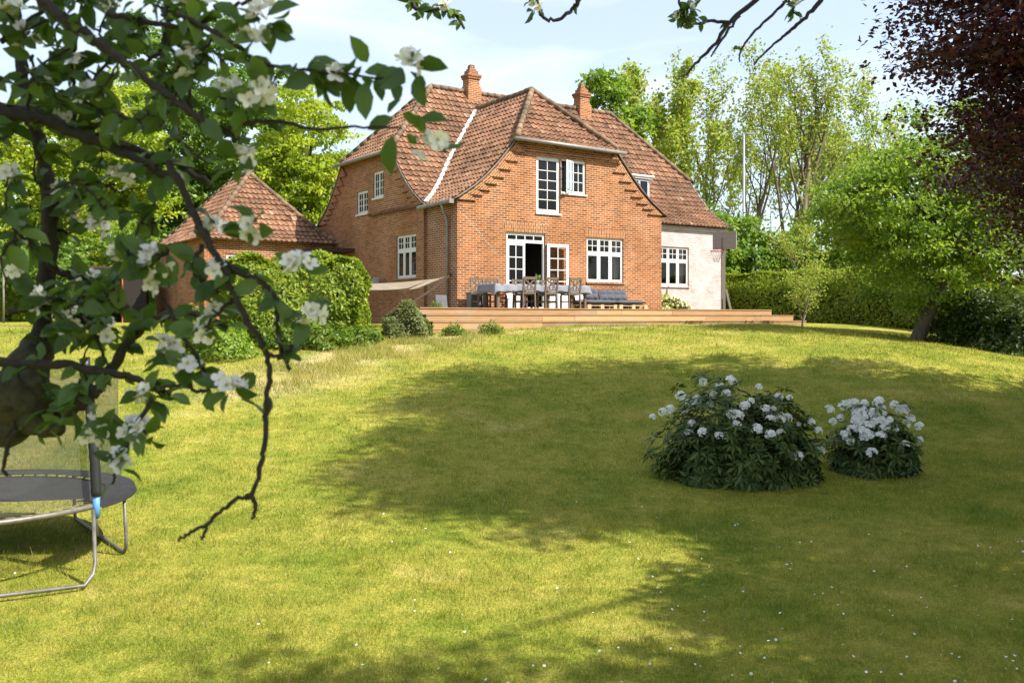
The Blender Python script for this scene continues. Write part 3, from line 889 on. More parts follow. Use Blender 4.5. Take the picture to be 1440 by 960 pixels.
# satellite dish on the left gable
t_ = empty('satellite_dish', HW(UB - .02, 4.9, 3.30))
tag(t_, 'small grey satellite dish fixed low on the left gable wall', 'satellite dish')
mb = MB(); dirn = Vector((-.75, -.62, .25)).normalized(); q = dirn.to_track_quat('Z', 'Y')
mb.T = lambda x, y, z: q @ Vector((x, y, z)) + Vector((-.28, -.14, .1))
mb.lathe([(.001, -.06), (.12, -.045), (.22, -.012), (.27, .02), (.255, .02), (.12, -.03), (.001, -.045)], n=20); mb.build('dish', M['zinc'], t_, smooth=True)
mb = MB(); mb.tube([(0, 0, -.1), (-.14, -.08, -.05), (-.26, -.13, .08)], .018, 6); mb.build('arm', M['zinc'], t_)

# ---- outbuilding
ob = empty('brick_outbuilding', HW(-2.68, 12.6, 0), TH)
tag(ob, 'small brick outbuilding with a hipped clay tile roof beside the hedge', 'outbuilding')
ha, hb, ze, za = 2.5, 3.45, 5.08, 7.92
w1 = (-1.7, -.75, 3.7, 4.55)
wall('wall', [(-ha, 1.4), (ha, 1.4), (ha, ze + .05), (-ha, ze + .05)], [w1], TF_front(-hb), M['brick'], parent=ob)
wall('wall', [(-hb, 1.4), (hb, 1.4), (hb, ze + .05), (-hb, ze + .05)], [], TF_left(-ha), M['brick'], parent=ob)
wall('wall', [(-hb, 1.4), (hb, 1.4), (hb, ze + .05), (-hb, ze + .05)], [], TF_left(ha), M['brick'], parent=ob)
wall('wall', [(-ha, 1.4), (ha, 1.4), (ha, ze + .05), (-ha, ze + .05)], [], TF_front(hb), M['brick'], parent=ob)
mb = MB(); gl = MB(); mb.T = gl.T = TF_front(-hb)
frame_rect(mb, w1[0], w1[1], w1[2], w1[3], .06, .04, .1); casement(mb, gl, w1[0] + .06, w1[1] - .06, w1[2] + .06, w1[3] - .06, 2, 2, .05, .03)
wo = mb.build('window', M['white'], ob); gl.build('pane', M['glass'], wo)
rv = hb - ha                                    # half length of the short ridge
oc = .28
cor = lambda sx, sy: ((sx * (ha + oc), sy * (hb + oc)), (0, sy * rv))
cu = [(ha + oc, ze - .02), (ha - .35, ze + .36), (0, za)]
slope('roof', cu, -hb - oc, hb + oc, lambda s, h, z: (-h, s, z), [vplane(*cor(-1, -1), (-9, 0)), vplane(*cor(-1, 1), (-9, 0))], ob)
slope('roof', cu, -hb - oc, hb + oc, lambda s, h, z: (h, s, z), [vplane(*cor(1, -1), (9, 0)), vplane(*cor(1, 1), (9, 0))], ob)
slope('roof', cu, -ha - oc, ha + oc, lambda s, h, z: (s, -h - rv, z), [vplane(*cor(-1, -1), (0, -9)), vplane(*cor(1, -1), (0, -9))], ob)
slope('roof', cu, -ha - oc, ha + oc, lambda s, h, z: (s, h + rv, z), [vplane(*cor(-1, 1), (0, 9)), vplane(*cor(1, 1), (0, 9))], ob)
for sx in (-1, 1):
    for sy in (-1, 1):
        mb = MB(); tt = []
        ridge_run(mb, tt, (sx * (ha - .35), sy * (hb - .35), ze + .36), (0, sy * rv, za)); ridge_run(mb, tt, (sx * (ha + oc), sy * (hb + oc), ze), (sx * (ha - .35), sy * (hb - .35), ze + .36))
        mb.build('ridge_tiles', M['ridge'], ob, smooth=True, tints=tt)
mb = MB(); tt = []
ridge_run(mb, tt, (0, -rv, za), (0, rv, za))
mb.build('ridge_tiles', M['ridge'], ob, smooth=True, tints=tt)
# porch roof between the two buildings
pr = empty('porch_roof', HW(-.75, 8.2, 1.7), TH); tag(pr, 'dark flat porch roof between the outbuilding and the left gable', 'porch')
mb = MB(); mb.box(-.75, .6, -.9, .9, 2.95, 3.1); mb.build('roof_slab', M['dark_wood'], pr)
for sy in (-.85, .85):
    mb = MB(); mb.box(-.7, -.6, sy - .05, sy + .05, 0, 2.95); mb.build('post', M['dark_wood'], pr)

# ------------------------------------------------------------------ the deck
deck = empty('wooden_deck', HW(4, -1.5, 0), TH); tag(deck, 'raised pine deck with three long steps in front of the house', 'deck')
def boards(name, u0, u1, z0, z1, v, n=2, depth=.03):
    mb = MB(); hgt = (z1 - z0) / n
    for i in range(n):
        cuts = [u0] + sorted(u0 + (u1 - u0) * random.uniform(.15, .9) for _ in range(3)) + [u1]
        for c0, c1 in zip(cuts, cuts[1:]):
            if c1 - c0 < .05: continue
            j = random.uniform(-.004, .004)
            mb.box(c0 + .003 - 4, c1 - .003 - 4, v + j + 1.5, v + depth + j + 1.5, z0 + i * hgt + .006, z0 + (i + 1) * hgt - .004)
    return mb.build(name, M['deck'], deck, bevel=.004)
def tread(u0, u1, v0, v1, z):
    mb = MB(); k = v0
    while k < v1 - .02:
        k2 = min(k + .142, v1); mb.box(u0 - 4, u1 - 4, k + 1.5, k2 - .006 + 1.5, z - .028, z + random.uniform(-.0015, .0015)); k += .146
    return mb.build('tread', M['deck'], deck, bevel=.003)
U0, U1 = -2.89, 11.15
tiers = [(DK, -2.87, U1), (DK - .19, -3.22, U1 + .75), (DK - .38, -3.58, U1 + 1.0)]
tread(U0, U1, -2.895, -1.30, DK); tread(-1.05, U1, -1.289, -.02, DK)
tread(U0, tiers[1][2], -3.24, -2.86, tiers[1][0]); tread(U0, tiers[2][2], -3.60, -3.21, tiers[2][0])
tread(8.63, U1, -.01, LV - .02, DK)
tread(U1 + .0, tiers[1][2], -2.86, LV, tiers[1][0]); tread(tiers[1][2], tiers[2][2], -3.2, LV, tiers[2][0])
boards('riser', U0, U1, DK - .19, DK - .028, -2.87, 1); boards('riser', U0, tiers[1][2], DK - .38, DK - .218, -3.22, 1); boards('riser', U0, tiers[2][2], DK - .80, DK - .408, -3.58, 2)
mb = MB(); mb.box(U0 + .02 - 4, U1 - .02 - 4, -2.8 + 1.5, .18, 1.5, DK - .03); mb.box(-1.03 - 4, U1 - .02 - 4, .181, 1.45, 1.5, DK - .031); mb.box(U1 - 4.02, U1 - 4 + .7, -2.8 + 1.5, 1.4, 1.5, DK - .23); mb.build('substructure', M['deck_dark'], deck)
for i in range(3):
    mb = MB(); mb.box(U0 - .03 - 4, U0 - 4, -2.86 + 1.5, .2, DK - .22 - .2 * i, DK - .03 - .2 * i); mb.build('side_board', M['deck'], deck)
mb = MB(); mb.box(U1 - 4, U1 - 4 + .03, -2.86 + 1.5, 1.4, DK - .19, DK - .03); mb.build('side_board', M['deck'], deck)

# ------------------------------------------------------------------ furniture on the deck
table = empty('dining_table', HW(2.0, -1.45, DK), TH); tag(table, 'long wooden dining table under a grey cloth on the deck', 'table')
mb = MB(); mb.box(-1.78, 1.72, -.45, .45, .70, .735); mb.build('tabletop', M['oak'], table)
mb = MB(); mb.box(-1.7, 1.64, -.38, .38, .62, .70); mb.build('apron', M['oak'], table)
for x_ in (-1.70, 1.60):
    for y_ in (-.39, .33):
        mb = MB(); mb.box(x_, x_ + .08, y_, y_ + .07, 0, .70); mb.build('leg', M['oak'], table)
# tablecloth: draped grid
nx_, ny_ = 60, 24
vs, fs = [], []
for j in range(ny_ + 1):
    for i in range(nx_ + 1):
        x_ = -2.06 + 4.07 * i / nx_; y_ = -.72 + 1.44 * j / ny_
        ex = max(0, abs(x_ + .03) - 1.76); ey = max(0, abs(y_) - .46)
        z_ = .742 - .98 * (ex + ey) + (.012 * math.sin(x_ * 17) if ey else .003 * math.sin(9 * x_ + 5 * y_))
        xx = (x_ if not ex else math.copysign(1.76 + ex * .18, x_ + .03) - .03); yy_ = (y_ if not ey else math.copysign(.46 + ey * .2 + .02 * math.sin(x_ * 13), y_))
        if ex and ey: z_ += .5 * min(ex, ey) ; xx += math.copysign(.06, x_); 
        vs.append((xx, yy_, z_))
fs = [(j * (nx_ + 1) + i, j * (nx_ + 1) + i + 1, (j + 1) * (nx_ + 1) + i + 1, (j + 1) * (nx_ + 1) + i) for j in range(ny_) for i in range(nx_)]
cl = np_mesh('tablecloth', np.array(vs), np.array(fs), M['cloth'], smooth=True)
cl.location = table.location; cl.rotation_euler = table.rotation_euler
cl.modifiers.new('thick', 'SOLIDIFY').thickness = .004
tag(cl, 'pale grey cloth draped over the long table', 'tablecloth')

def make_chair():
    r = empty('dining_chair', (0, 0, 0))
    mb = MB(); mb.box(-.22, .22, -.22, .20, .42, .455); mb.build('seat', M['oak'], r, bevel=.006)
    for sx in (-1, 1):
        mb = MB(); mb.bar((sx * .205, .20, 0), (sx * .205, .20, .42), .045, .045); mb.build('leg', M['oak'], r)
        mb = MB(); mb.bar((sx * .215, -.24, 0), (sx * .215, -.215, .46), .045, .045); mb.bar((sx * .215, -.215, .46), (sx * .215, -.29, .95), .045, .045); mb.build('leg', M['oak'], r)
        mb = MB(); mb.box(sx * .205 - .012, sx * .205 + .012, -.2, .18, .2, .235); mb.build('stretcher', M['oak'], r)
    mb = MB()
    mb.bar((-.19, -.285, .91), (.19, -.285, .91), .03, .075); mb.bar((-.19, -.23, .56), (.19, -.23, .56), .03, .05); mb.bar((-.19, -.218, .46), (.19, -.218, .46), .03, .05)
    mb.bar((-.19, -.236, .585), (.19, -.278, .875), .022, .04); mb.bar((.19, -.240, .585), (-.19, -.282, .875), .022, .04)
    mb.bar((-.06, -.233, .585), (-.06, -.276, .875), .016, .03); mb.bar((.06, -.233, .585), (.06, -.276, .875), .016, .03)
    mb.build('backrest', M['oak'], r)
    return r
chair_spots = [(1.18, -2.0, 0, 'cross-backed chair nearest the left end of the near table side'),
               (2.0, -2.0, 0, 'middle cross-backed chair on the near side of the table'),
               (2.9, -2.0, 0, 'cross-backed chair nearest the sofa on the near table side'),
               (1.0, -.75, 180, 'far side chair beside the closed door leaf, mostly behind the cloth'),
               (2.0, -.72, 180, 'far side chair in front of the open doorway, behind the cloth'),
               (2.95, -.74, 180, 'far side chair in front of the folded back door leaf'),
               (.38, -.80, 176, 'far side chair at the left end of the table, nearest the metal box')]
proto = make_chair()
for i, (u, v, a, lb) in enumerate(chair_spots):
    c = proto if i == 0 else copy_tree(proto)
    c.location = HW(u, v, DK + (.0)); c.rotation_euler = (0, 0, TH + R(a))
    tag(c, lb, 'chair', 'dining chairs round the deck table')
# things on the table
v_ = empty('potted_plant', HW(2.05, -1.4, DK + .745)); tag(v_, 'small plant with upright green leaves in a pale pot on the table', 'plant')
mb = MB(); mb.lathe([(.05, 0), (.075, .12), (.08, .13), (.07, .125)], n=14); mb.build('pot', M['white'], v_, smooth=True)
n_ = 26; dirs = unit(np.stack([rng.normal(0, .45, n_), rng.normal(0, .45, n_), np.ones(n_)], -1))
scatter('leaves', LEAF_LONG, np.tile((0, 0, .11), (n_, 1)) + rng.normal(0, .015, (n_, 3)), frames(np.cross(dirs, rng.normal(size=(n_, 3))), dirs), rng.uniform(.14, .27, n_), M['lf_mid'], v_)
mb = MB(); mb.lathe([(.04, 0), (.045, .02), (.045, .15), (.018, .2), (.018, .25), (.022, .26)], n=14)
bt = mb.build('bottle', M['tan'], smooth=True); bt.location = HW(2.42, -1.42, DK + .745); tag(bt, 'tan ceramic bottle standing on the tablecloth', 'bottle')

# pallet sofa
sofa = empty('pallet_sofa', HW(5.75, -.58, DK), TH); tag(sofa, 'low sofa base of pale pallets against the brick wall', 'sofa')
for k, x_ in enumerate((-1.35, .02)):
    mb = MB()
    for dx in (0, .56, 1.12): 
        for dy in (-.42, -.05, .32): mb.box(x_ + dx, x_ + dx + .14, dy, dy + .1, .02, .11)
    for dy in (-.42, -.05, .32): mb.box(x_, x_ + 1.26, dy, dy + .1, .0, .02)
    for q_ in range(5): mb.box(x_, x_ + 1.26, -.42 + q_ * .185, -.32 + q_ * .185, .112, .135)
    for dx in (0, .56, 1.12):
        mb.box(x_ + dx, x_ + dx + .14, -.42, .42, .137, .16)
    mb.build('pallet', M['pallet'], sofa)
def cushion(label, u, v, z, lx, ly, lz, tilt=0, nb=3, mb_rows=2):
    nx2, ny2 = 10 * nb, 10 * mb_rows
    vs = []; 
    for side in (1, -1):
        for j in range(ny2 + 1):
            for i in range(nx2 + 1):
                a, b_ = i / nx2, j / ny2
                edge = min(1, 5.5 * min(a, 1 - a)) ** .5 * min(1, 5.5 * min(b_, 1 - b_)) ** .5
                puff = (abs(math.sin(math.pi * nb * a)) * abs(math.sin(math.pi * mb_rows * b_))) ** .55
                vs.append(((a - .5) * lx, (b_ - .5) * ly, side * lz / 2 * edge * (.55 + .45 * puff) if side > 0 else -lz / 2 * edge * .9))
    w_ = nx2 + 1; n1 = w_ * (ny2 + 1)
    fs = [(j * w_ + i, j * w_ + i + 1, (j + 1) * w_ + i + 1, (j + 1) * w_ + i) for j in range(ny2) for i in range(nx2)]
    fs += [(n1 + a, n1 + d, n1 + c, n1 + b_) for a, b_, c, d in fs]
    o = np_mesh('cushion', np.array(vs), np.array(fs), M['cushion'], smooth=True)
    o.location = HW(u, v, z); o.rotation_euler = (R(tilt), 0, TH)
    tag(o, label, 'cushion', 'charcoal cushions on the pallet sofa'); return o
cushion('tufted charcoal seat cushion on the left pallet beside the chairs', 5.04, -.60, DK + .245, 1.27, .84, .17)
cushion('tufted charcoal seat cushion on the right pallet', 6.39, -.60, DK + .245, 1.27, .84, .17)
cushion('shorter upright charcoal back cushion at the chair end of the sofa', 5.00, -.20, DK + .52, .95, .42, .19, 68, 3, 2)
cushion('longer upright charcoal back cushion at the free end of the sofa', 6.14, -.20, DK + .50, 1.25, .42, .19, 66, 4, 2)
mb = MB(); mb.T = lambda x, y, z: (x, y - z * .3, z)
pl = cushion('white scatter pillow leaning by the sofa arm next to the chair', 4.55, -.32, DK + .47, .36, .36, .12, 70, 1, 1)
pl.name = 'pillow'; pl.data.materials.clear(); pl.data.materials.append(M['white']); pl['group'] = ''; pl['category'] = 'pillow'
del pl['group']

# metal box, slate, pots by the corner
bx = empty('storage_box', HW(.42, -.35, DK), TH); tag(bx, 'grey green metal box standing by the front wall corner', 'box')
mb = MB(); mb.box(-.2, .2, -.17, .17, .02, .46); mb.build('body', M['greybox'], bx, bevel=.01)
mb = MB(); mb.box(-.22, .22, -.19, .19, .46, .52); mb.build('lid', M['greybox'], bx, bevel=.008)
sl_ = MB(); sl_.T = lambda x, y, z: (x, y + z * .18, z); sl_.box(-.2, .2, 0, .03, 0, .42)
s_o = sl_.build('slate_board', M['slate'], bevel=.004); s_o.location = HW(-.55, -.02, DK); s_o.rotation_euler = (0, 0, TH); tag(s_o, 'grey slate board leaning near the downpipe', 'board')
mb = MB(); mb.box(-.18, .18, -.1, .1, 0, .1); bk = mb.build('brick_stack', M['brick'], bevel=.006); bk.location = HW(.82, -.25, DK); bk.rotation_euler = (0, 0, TH); tag(bk, 'low stack of bricks beside the metal box', 'bricks')

# shade sail and its rope
ss_ = empty('shade_sail', HW(-1.2, 0, DK)); tag(ss_, 'beige shade sail stretched low from the downpipe to the hedge', 'shade sail')
A_ = P(634, 386, 30.3); B_ = P(604, 402, 28.8); C_ = P(508, 399, 25.6); D_ = P(510, 407, 25.0); E_ = P(582, 404, 27.6)
mb = MB()
def quad_sheet(a, b_, c, d, n=10, sag=.08):
    for i in range(n):
        for j in range(4):
            def q_(s, t):
                p = (a.lerp(b_, s)).lerp(d.lerp(c, s), t); return p + Vector((0, 0, -sag * 4 * s * (1 - s)))
            mb.face([q_(i / n, j / 4), q_((i + 1) / n, j / 4), q_((i + 1) / n, (j + 1) / 4), q_(i / n, (j + 1) / 4)])
quad_sheet(P(606, 392.5, 29), C_, D_, P(574, 405, 27), 12, .03)
quad_sheet(P(634, 386, 30.3), P(606, 392.5, 29), P(574, 407, 27), P(600, 400, 28.2), 6, .03)
for i_, v0_ in enumerate(mb.v): mb.v[i_] = tuple(Vector(v0_) - ss_.location)
mb.build('sailcloth', M['sail'], ss_, smooth=True)
mb = MB(); mb.tube([A_ + Vector((0,0,0)) - ss_.location, P(608, 407, 28.8) - ss_.location, P(580, 425, 27.6) - ss_.location], .04, 6); mb.build('rolled_edge', M['dark_wood'], ss_)

# pale flowering shrub by the white wall, spike
def shrub(name, label, cat, c, rx, ry, rz, n, size, mat, tmpl=LEAF, stem=None, flower=None, nf=0, bias=.5, group=None, shell=.45, bumps=.28, droop=.0):
    """leafy shrub standing on the ground: uneven dome of leaves on stems"""
    x0, y0 = c[0], c[1]; z0 = c[2] if len(c) > 2 else Tz(x0, y0)
    r = empty(name, (x0, y0, z0)); tag(r, label, cat, group)
    d = unit(rng.normal(size=(n, 3))); d[:, 2] = np.abs(d[:, 2]) * 1.0 - .12
    d = unit(d)
    ph = rng.uniform(0, 6.28, 6)
    lump = 1 + bumps * (np.sin(d[:, 0] * 4 + ph[0]) * np.sin(d[:, 1] * 4 + ph[1]) + .6 * np.sin(d[:, 2] * 6 + ph[2] + d[:, 0] * 5))
    rad = lump * (1 - shell * rng.random(n) ** 1.7)
    pos = d * rad[:, None] * np.array([rx, ry, rz]); pos[:, 2] = np.maximum(pos[:, 2] , .02) + rz * .03
    nn = unit(d + bias * rng.normal(size=(n, 3)) + np.array([0, 0, .5]))
    al = d + rng.normal(0, .5, (n, 3)) - np.array([0, 0, droop])
    scatter('foliage', tmpl, pos, frames(nn, al), rng.uniform(.65, 1.2, n) * size, M[mat], r)
    mb = MB()
    for i in range(7):
        a = rng.uniform(0, 6.28); e = Vector((math.cos(a) * rx * .6, math.sin(a) * ry * .6, rz * rng.uniform(.5, .85)))
        mb.tube([(0, 0, -.05), e * .45 + Vector((0, 0, rz * .08)), e], [.03 * max(rz, .4), .02 * max(rz, .4), .006], 5)
    mb.build('stem', M[stem or 'stem'], r)
    if flower:
        i = rng.choice(n, nf, replace=False); i = i[rad[i] > .8]
        fp = pos[i] * 1.03
        scatter('flowers', hexa, fp, frames(unit(d[i] + np.array([0, -.3, .5]))), rng.uniform(.03, .06, len(i)), M[flower], r)
    return r
c_ = HW(9.55, .85, DK); shrub('flowering_shrub', 'low pale flowering shrub on the deck by the white wall', 'shrub', (c_.x, c_.y, c_.z), (.78), .45, .52, 2600, .11, 'lf_bud', flower='cream', nf=700)
c_ = HW(-.9, -.3, DK); shrub('small_herb', 'little green herb growing at the deck corner near the downpipe', 'plant', (c_.x, c_.y, c_.z), .2, .2, .22, 250, .07, 'lf_mid')
mb = MB(); mb.tube([(0, 0, 0), (0, 0, .42)], .02, 6); mb.lathe([(.05, .0), (.05, .03)], n=8); sp = mb.build('garden_spike', M['black']); sp.location = HW(11.0, -.7, DK); tag(sp, 'short black spike light standing on the deck by the white wall', 'garden light')

# basketball stand
bp = P(1017, 438, 36.6)
bs = empty('basketball_stand', (bp.x, bp.y, Tz(bp.x, bp.y))); tag(bs, 'weathered basketball hoop on a wooden post at the end of the deck', 'basketball hoop')
zt_ = P(0, 350, 36.6).z - bs.location.z
mb = MB(); mb.box(-.075, .075, -.06, .06, -.2, zt_ + .4); mb.build('post', M['post'], bs)
mb = MB(); mb.bar((.12, .05, zt_ * .45), (.42, .1, 0), .05, .08); mb.build('brace', M['post'], bs)
bn = Vector((-.66, -.75, 0)).normalized(); bt_ = Vector((-bn.y, bn.x, 0))
bc = Vector((.11, -.0, zt_ + .31)) + bn * .1
mb = MB(); mb.T = lambda x, y, z: bc + bt_ * x + bn * y + Vector((0, 0, z)); mb.box(-.50, .50, 0, .035, -.33, .34); mb.build('backboard', M['board'], bs)
hc_ = bc + bn * .40 + Vector((0, 0, -.42)) + Vector((-.12, 0, 0))
mb = MB(); ring = [hc_ + Vector((math.cos(a) * .225, math.sin(a) * .225, 0)) for a in np.linspace(0, 2 * math.pi, 25)]
mb.tube(ring, .014, 6, False); mb.tube([bc + Vector((0, 0, -.3)), hc_ - bn * .2], .015, 6); mb.build('hoop', M['red_metal'], bs)
mb = MB()
for k in range(12):
    for s_ in (-1, 1):
        pts = [hc_ + Vector((math.cos(2 * math.pi * (k + s_ * .5 * t) / 12) * (.225 - .035 * t), math.sin(2 * math.pi * (k + s_ * .5 * t) / 12) * (.225 - .035 * t), -.11 * t)) for t in (0, 1, 2, 3, 3.8)]
        mb.tube(pts, .005, 3, False)
mb.build('net', M['cord'], bs)

# street lamp beyond the hedge
lp = P(1046, 400, 54); gz = Tz(lp.x, lp.y)
sl2 = empty('street_lamp', (lp.x, lp.y, gz)); tag(sl2, 'slim grey street lamp rising behind the right hedge', 'street lamp')
ht = P(0, 190, 54).z - gz
mb = MB(); mb.tube([(0, 0, 0), (0, 0, 1.2), (0, 0, 1.25), (0, 0, ht)], [.12, .12, .09, .06], 10); mb.build('pole', M['pole'], sl2, smooth=True)
mb = MB(); mb.bar((-.05, 0, ht), (.2, 0, ht + .05), .06, .06); mb.box(.15, .55, -.09, .09, ht + .02, ht + .12); mb.build('lamp_head', M['pole'], sl2, bevel=.01)

# ------------------------------------------------------------------ trees
def limb_tree(base, H, r0, seed, lean=(0, 0), levels=4, spread=.55, first=.25, kids_=(5, 4, 4, 3), droop=0.0, ratio=.55, up=.25):
    """returns (list of tubes, array of tip points with directions)"""
    rs = random.Random(seed); tubes = []; tips = []
    def rec(p, d, L, r, lev):
        n = 6 if lev == 0 else 4
        pts = [p.copy()]; rr = [r]; dd = d.copy()
        for i in range(n):
            dd = (dd + Vector((rs.gauss(0, .10), rs.gauss(0, .10), up * .25 + rs.gauss(0, .06) - droop * lev * .1))).normalized()
            p = p + dd * (L / n); pts.append(p.copy()); rr.append(r * (1 - .72 * (i + 1) / n))
        tubes.append((pts, rr, lev))
        if lev >= levels - 1:
            for i in range(1, n + 1): tips.append((pts[i], dd.copy()))
            return
        k = kids_[lev]
        for j in range(k):
            t = first + (1 - first) * (j + rs.random() * .9) / k if lev == 0 else .3 + .7 * (j + rs.random()) / k
            t = min(t, .999); i = int(t * n); q = pts[i].lerp(pts[i + 1], t * n - i)
            a = rs.uniform(0, 2 * math.pi) + j * 2.4
            side = d.orthogonal().normalized(); side.rotate(Matrix.Rotation(a, 3, d))
            ang = spread * rs.uniform(.7, 1.25)
            nd_ = (d * math.cos(ang) + side * math.sin(ang) + Vector((0, 0, up))).normalized()
            rec(q, nd_, L * ratio * rs.uniform(.75, 1.15) * (1.25 - .55 * t if lev == 0 else 1), max(rr[i] * .55, .006), lev + 1)
        tips.append((pts[-1], dd.copy()))
    rec(Vector(base), Vector((lean[0], lean[1], 1)).normalized(), H, r0, 0)
    return tubes, tips

def build_wood(tubes, bark, parent, name='trunk', sides=(10, 7, 5, 4, 3)):
    mb = MB()
    for pts, rr, lev in tubes: mb.tube(pts, rr, sides[min(lev, 4)], False)
    return mb.build(name, M[bark], parent, smooth=True)

def sparse_tree(label, px, D, top, seed, wpx, leaf='lf_bud', per=3, lsize=.24, group=None, spread=.42, name='slender_tree', r0=.2, bark='bark_pale', levels=5, jit=.22, first=.25):
    b = P(px, 447, D); gz = Tz(b.x, b.y); H = P(0, top, D).z - gz
    r = empty(name, (b.x, b.y, gz)); tag(r, label, 'tree', group)
    tubes, tips = limb_tree((0, 0, -.1), H * .72, r0, seed, (random.uniform(-.05, .05), 0), levels, spread, first, (7, 4, 3, 3), ratio=.50, up=.22)
    pts = np.array([t[0] for t in tips]); zmax = pts[:, 2].max(); sc = H / zmax
    half = np.percentile(np.abs(pts[:, :2]).max(1), 97); sw = (wpx / F * D / 2) / half
    tubes = [([Vector((p.x * (sw if p.z > 0 else 1), p.y * sw, p.z * sc)) for p in a], q, l) for a, q, l in tubes]
    pts = pts * np.array([sw, sw, sc])
    build_wood(tubes, bark, r)
    pos = np.repeat(pts, per, 0); n = len(pos); pos = pos + rng.normal(0, jit, (n, 3))
    scatter('crown', LEAF, pos, frames(unit(rng.normal(size=(n, 3)) + np.array([0, 0, .6]))), rng.uniform(.6, 1.3, n) * lsize, M[leaf], r)
    return r

def dense_tree(label, px, D, top, wpx, seed, leaf='lf_lime', nclump=260, per=95, lsize=.26, bottom=None, group=None, name='leafy_tree', clump_r=.75, dy=1.0, lean=(0, 0), off=None, base=None, bark='bark', trunk_r=.22, flat=.55):
    b = P(px, 447, D) if base is None else base; gz = Tz(b.x, b.y)
    H = P(0, top, D).z - gz
    zb = (P(0, bottom, D).z - gz) if bottom else H * .22
    r = empty(name, (b.x, b.y, gz)); tag(r, label, 'tree', group)
    rw = wpx / F * D / 2; rs = np.random.default_rng(seed)
    d = unit(rs.normal(size=(nclump, 3)))
    ph = rs.uniform(0, 6.28, 8)
    lump = 1 + .30 * np.sin(d[:, 0] * 3.4 + ph[0]) * np.sin(d[:, 2] * 3.8 + ph[1]) + .14 * np.sin(d[:, 1] * 5 + ph[2] + d[:, 0] * 4)
    rad = lump * (1 - .5 * rs.random(nclump) ** 1.4)
    cz = (H + zb) / 2; hz = (H - zb) / 2
    off = np.array([lean[0] * cz, lean[1] * cz, 0]) if off is None else np.array([*off, 0])
    cc = d * rad[:, None] * np.array([rw - clump_r * .5, (rw - clump_r * .5) * dy, hz - clump_r * .4]) + np.array([0, 0, cz]) + off
    n = nclump * per
    cr = np.repeat(rs.uniform(.6, 1.35, nclump) * clump_r, per)
    o = rs.normal(size=(n, 3)) * np.array([1, 1, flat]); o = unit(o) * (rs.random(n) ** .5)[:, None]
    o[:, 2] *= flat
    pos = np.repeat(cc, per, 0) + o * cr[:, None]
    nn = unit(o * .7 + np.array([0, 0, .55]) + rs.normal(0, .6, (n, 3)))
    tint = np.clip(np.repeat(rs.random(nclump), per) * .6 + rs.random(n) * .4, 0, 1)
    scatter('crown', LEAF, pos, frames(nn, o + rs.normal(0, .5, (n, 3))), rs.uniform(.65, 1.25, n) * lsize, M[leaf], r, tint)
    mb = MB()
    top_p = Vector((off[0], off[1], cz + hz * .5))
    hm = max(zb, H * .27); mid_p = Vector((lean[0] * hm, lean[1] * hm, hm))
    mb.tube([(0, 0, -.1), mid_p * .5, mid_p, mid_p.lerp(top_p, .5) + Vector((.1, .1, 0)), top_p], [trunk_r * 1.25, trunk_r, trunk_r * .85, trunk_r * .5, .03], 10, False)
    for k in range(0, nclump, max(1, nclump // 26)):
        e = Vector(cc[k]); s_ = mid_p.lerp(top_p, min(.9, max(0, (e.z - zb) / (2 * hz)) * .7))
        m_ = s_.lerp(e, .5) + Vector((0, 0, .12 * (e - s_).length))
        mb.tube([s_, m_, e], [trunk_r * .35, trunk_r * .2, .012], 5, False)
    mb.build('trunk', M[bark], r, smooth=True)
    return r

GL = 'trees behind the outbuilding'; GR = 'slender young-leaved trees beyond the right hedge'
dense_tree('bright lime tree at the far left edge behind the blossom', 8, 44, 150, 190, 1, 'lf_lime', 240, 95, .25, 440, GL)
dense_tree('broad lime green tree left of the outbuilding', 135, 47, 108, 210, 2, 'lf_lime', 300, 95, .25, 430, GL)
dense_tree('tall mid green tree rising behind the lime one', 225, 60, 62, 190, 3, 'lf_mid', 260, 95, .32, 400, GL)
dense_tree('tall dark green tree straight behind the outbuilding roof', 330, 62, 48, 190, 4, 'lf_mid', 260, 95, .32, 400, GL)
dense_tree('yellow green tree between the outbuilding and the left gable', 432, 54, 132, 170, 5, 'lf_lime', 280, 95, .27, 410, GL)
dense_tree('dark undergrowth tree low at the far left', 60, 41, 330, 200, 6, 'lf_mid', 120, 90, .22, 440, GL, trunk_r=.1)
dense_tree('low green tree left of the outbuilding wall', 190, 43, 310, 130, 16, 'lf_green', 110, 90, .22, 440, GL, trunk_r=.1)

dense_tree('fresh green leafy tree just right of the right chimney', 868, 54, 92, 100, 7, 'lf_green', 190, 95, .27, 330, None)
sparse_tree('yellow green tree with thick young leaves beside the chimney tree', 925, 58, 74, 21, 150, 'lf_bud', 8, .27, GR, .42)
sparse_tree('thin upright tree left of the street lamp', 985, 61, 74, 22, 120, 'lf_bud', 3, .22, GR, .36)
sparse_tree('thin bare-stemmed tree close beside the street lamp', 1030, 64, 74, 23, 120, 'lf_bud', 3, .22, GR, .36)
sparse_tree('open tree with forked limbs right of the street lamp', 1095, 59, 60, 24, 170, 'lf_bud', 3, .21, GR, .46, r0=.26)
sparse_tree('widest and tallest open crowned tree with reddish young leaves', 1158, 56, 46, 25, 230, 'lf_bud', 3, .21, GR, .5, r0=.3)
sparse_tree('open tree at the right end of the row by the copper beech', 1225, 60, 90, 26, 150, 'lf_bud', 3, .21, GR, .46)
for i_, (px_, D_, top_, w_, lb_) in enumerate(((955, 74, 120, 130, 'hazy green tree far back between the chimney tree and the lamp'), (1060, 78, 150, 150, 'hazy green tree far back directly behind the lamp pole'),
        (1135, 76, 165, 150, 'hazy green tree far back behind the tallest open crown'), (1215, 74, 150, 140, 'hazy green tree far back near the maple top'))):
    sparse_tree(lb_, px_, D_, top_, 61 + i_, w_, 'lf_bud', 4, .28, 'far back trees beyond the right hedge', .5)
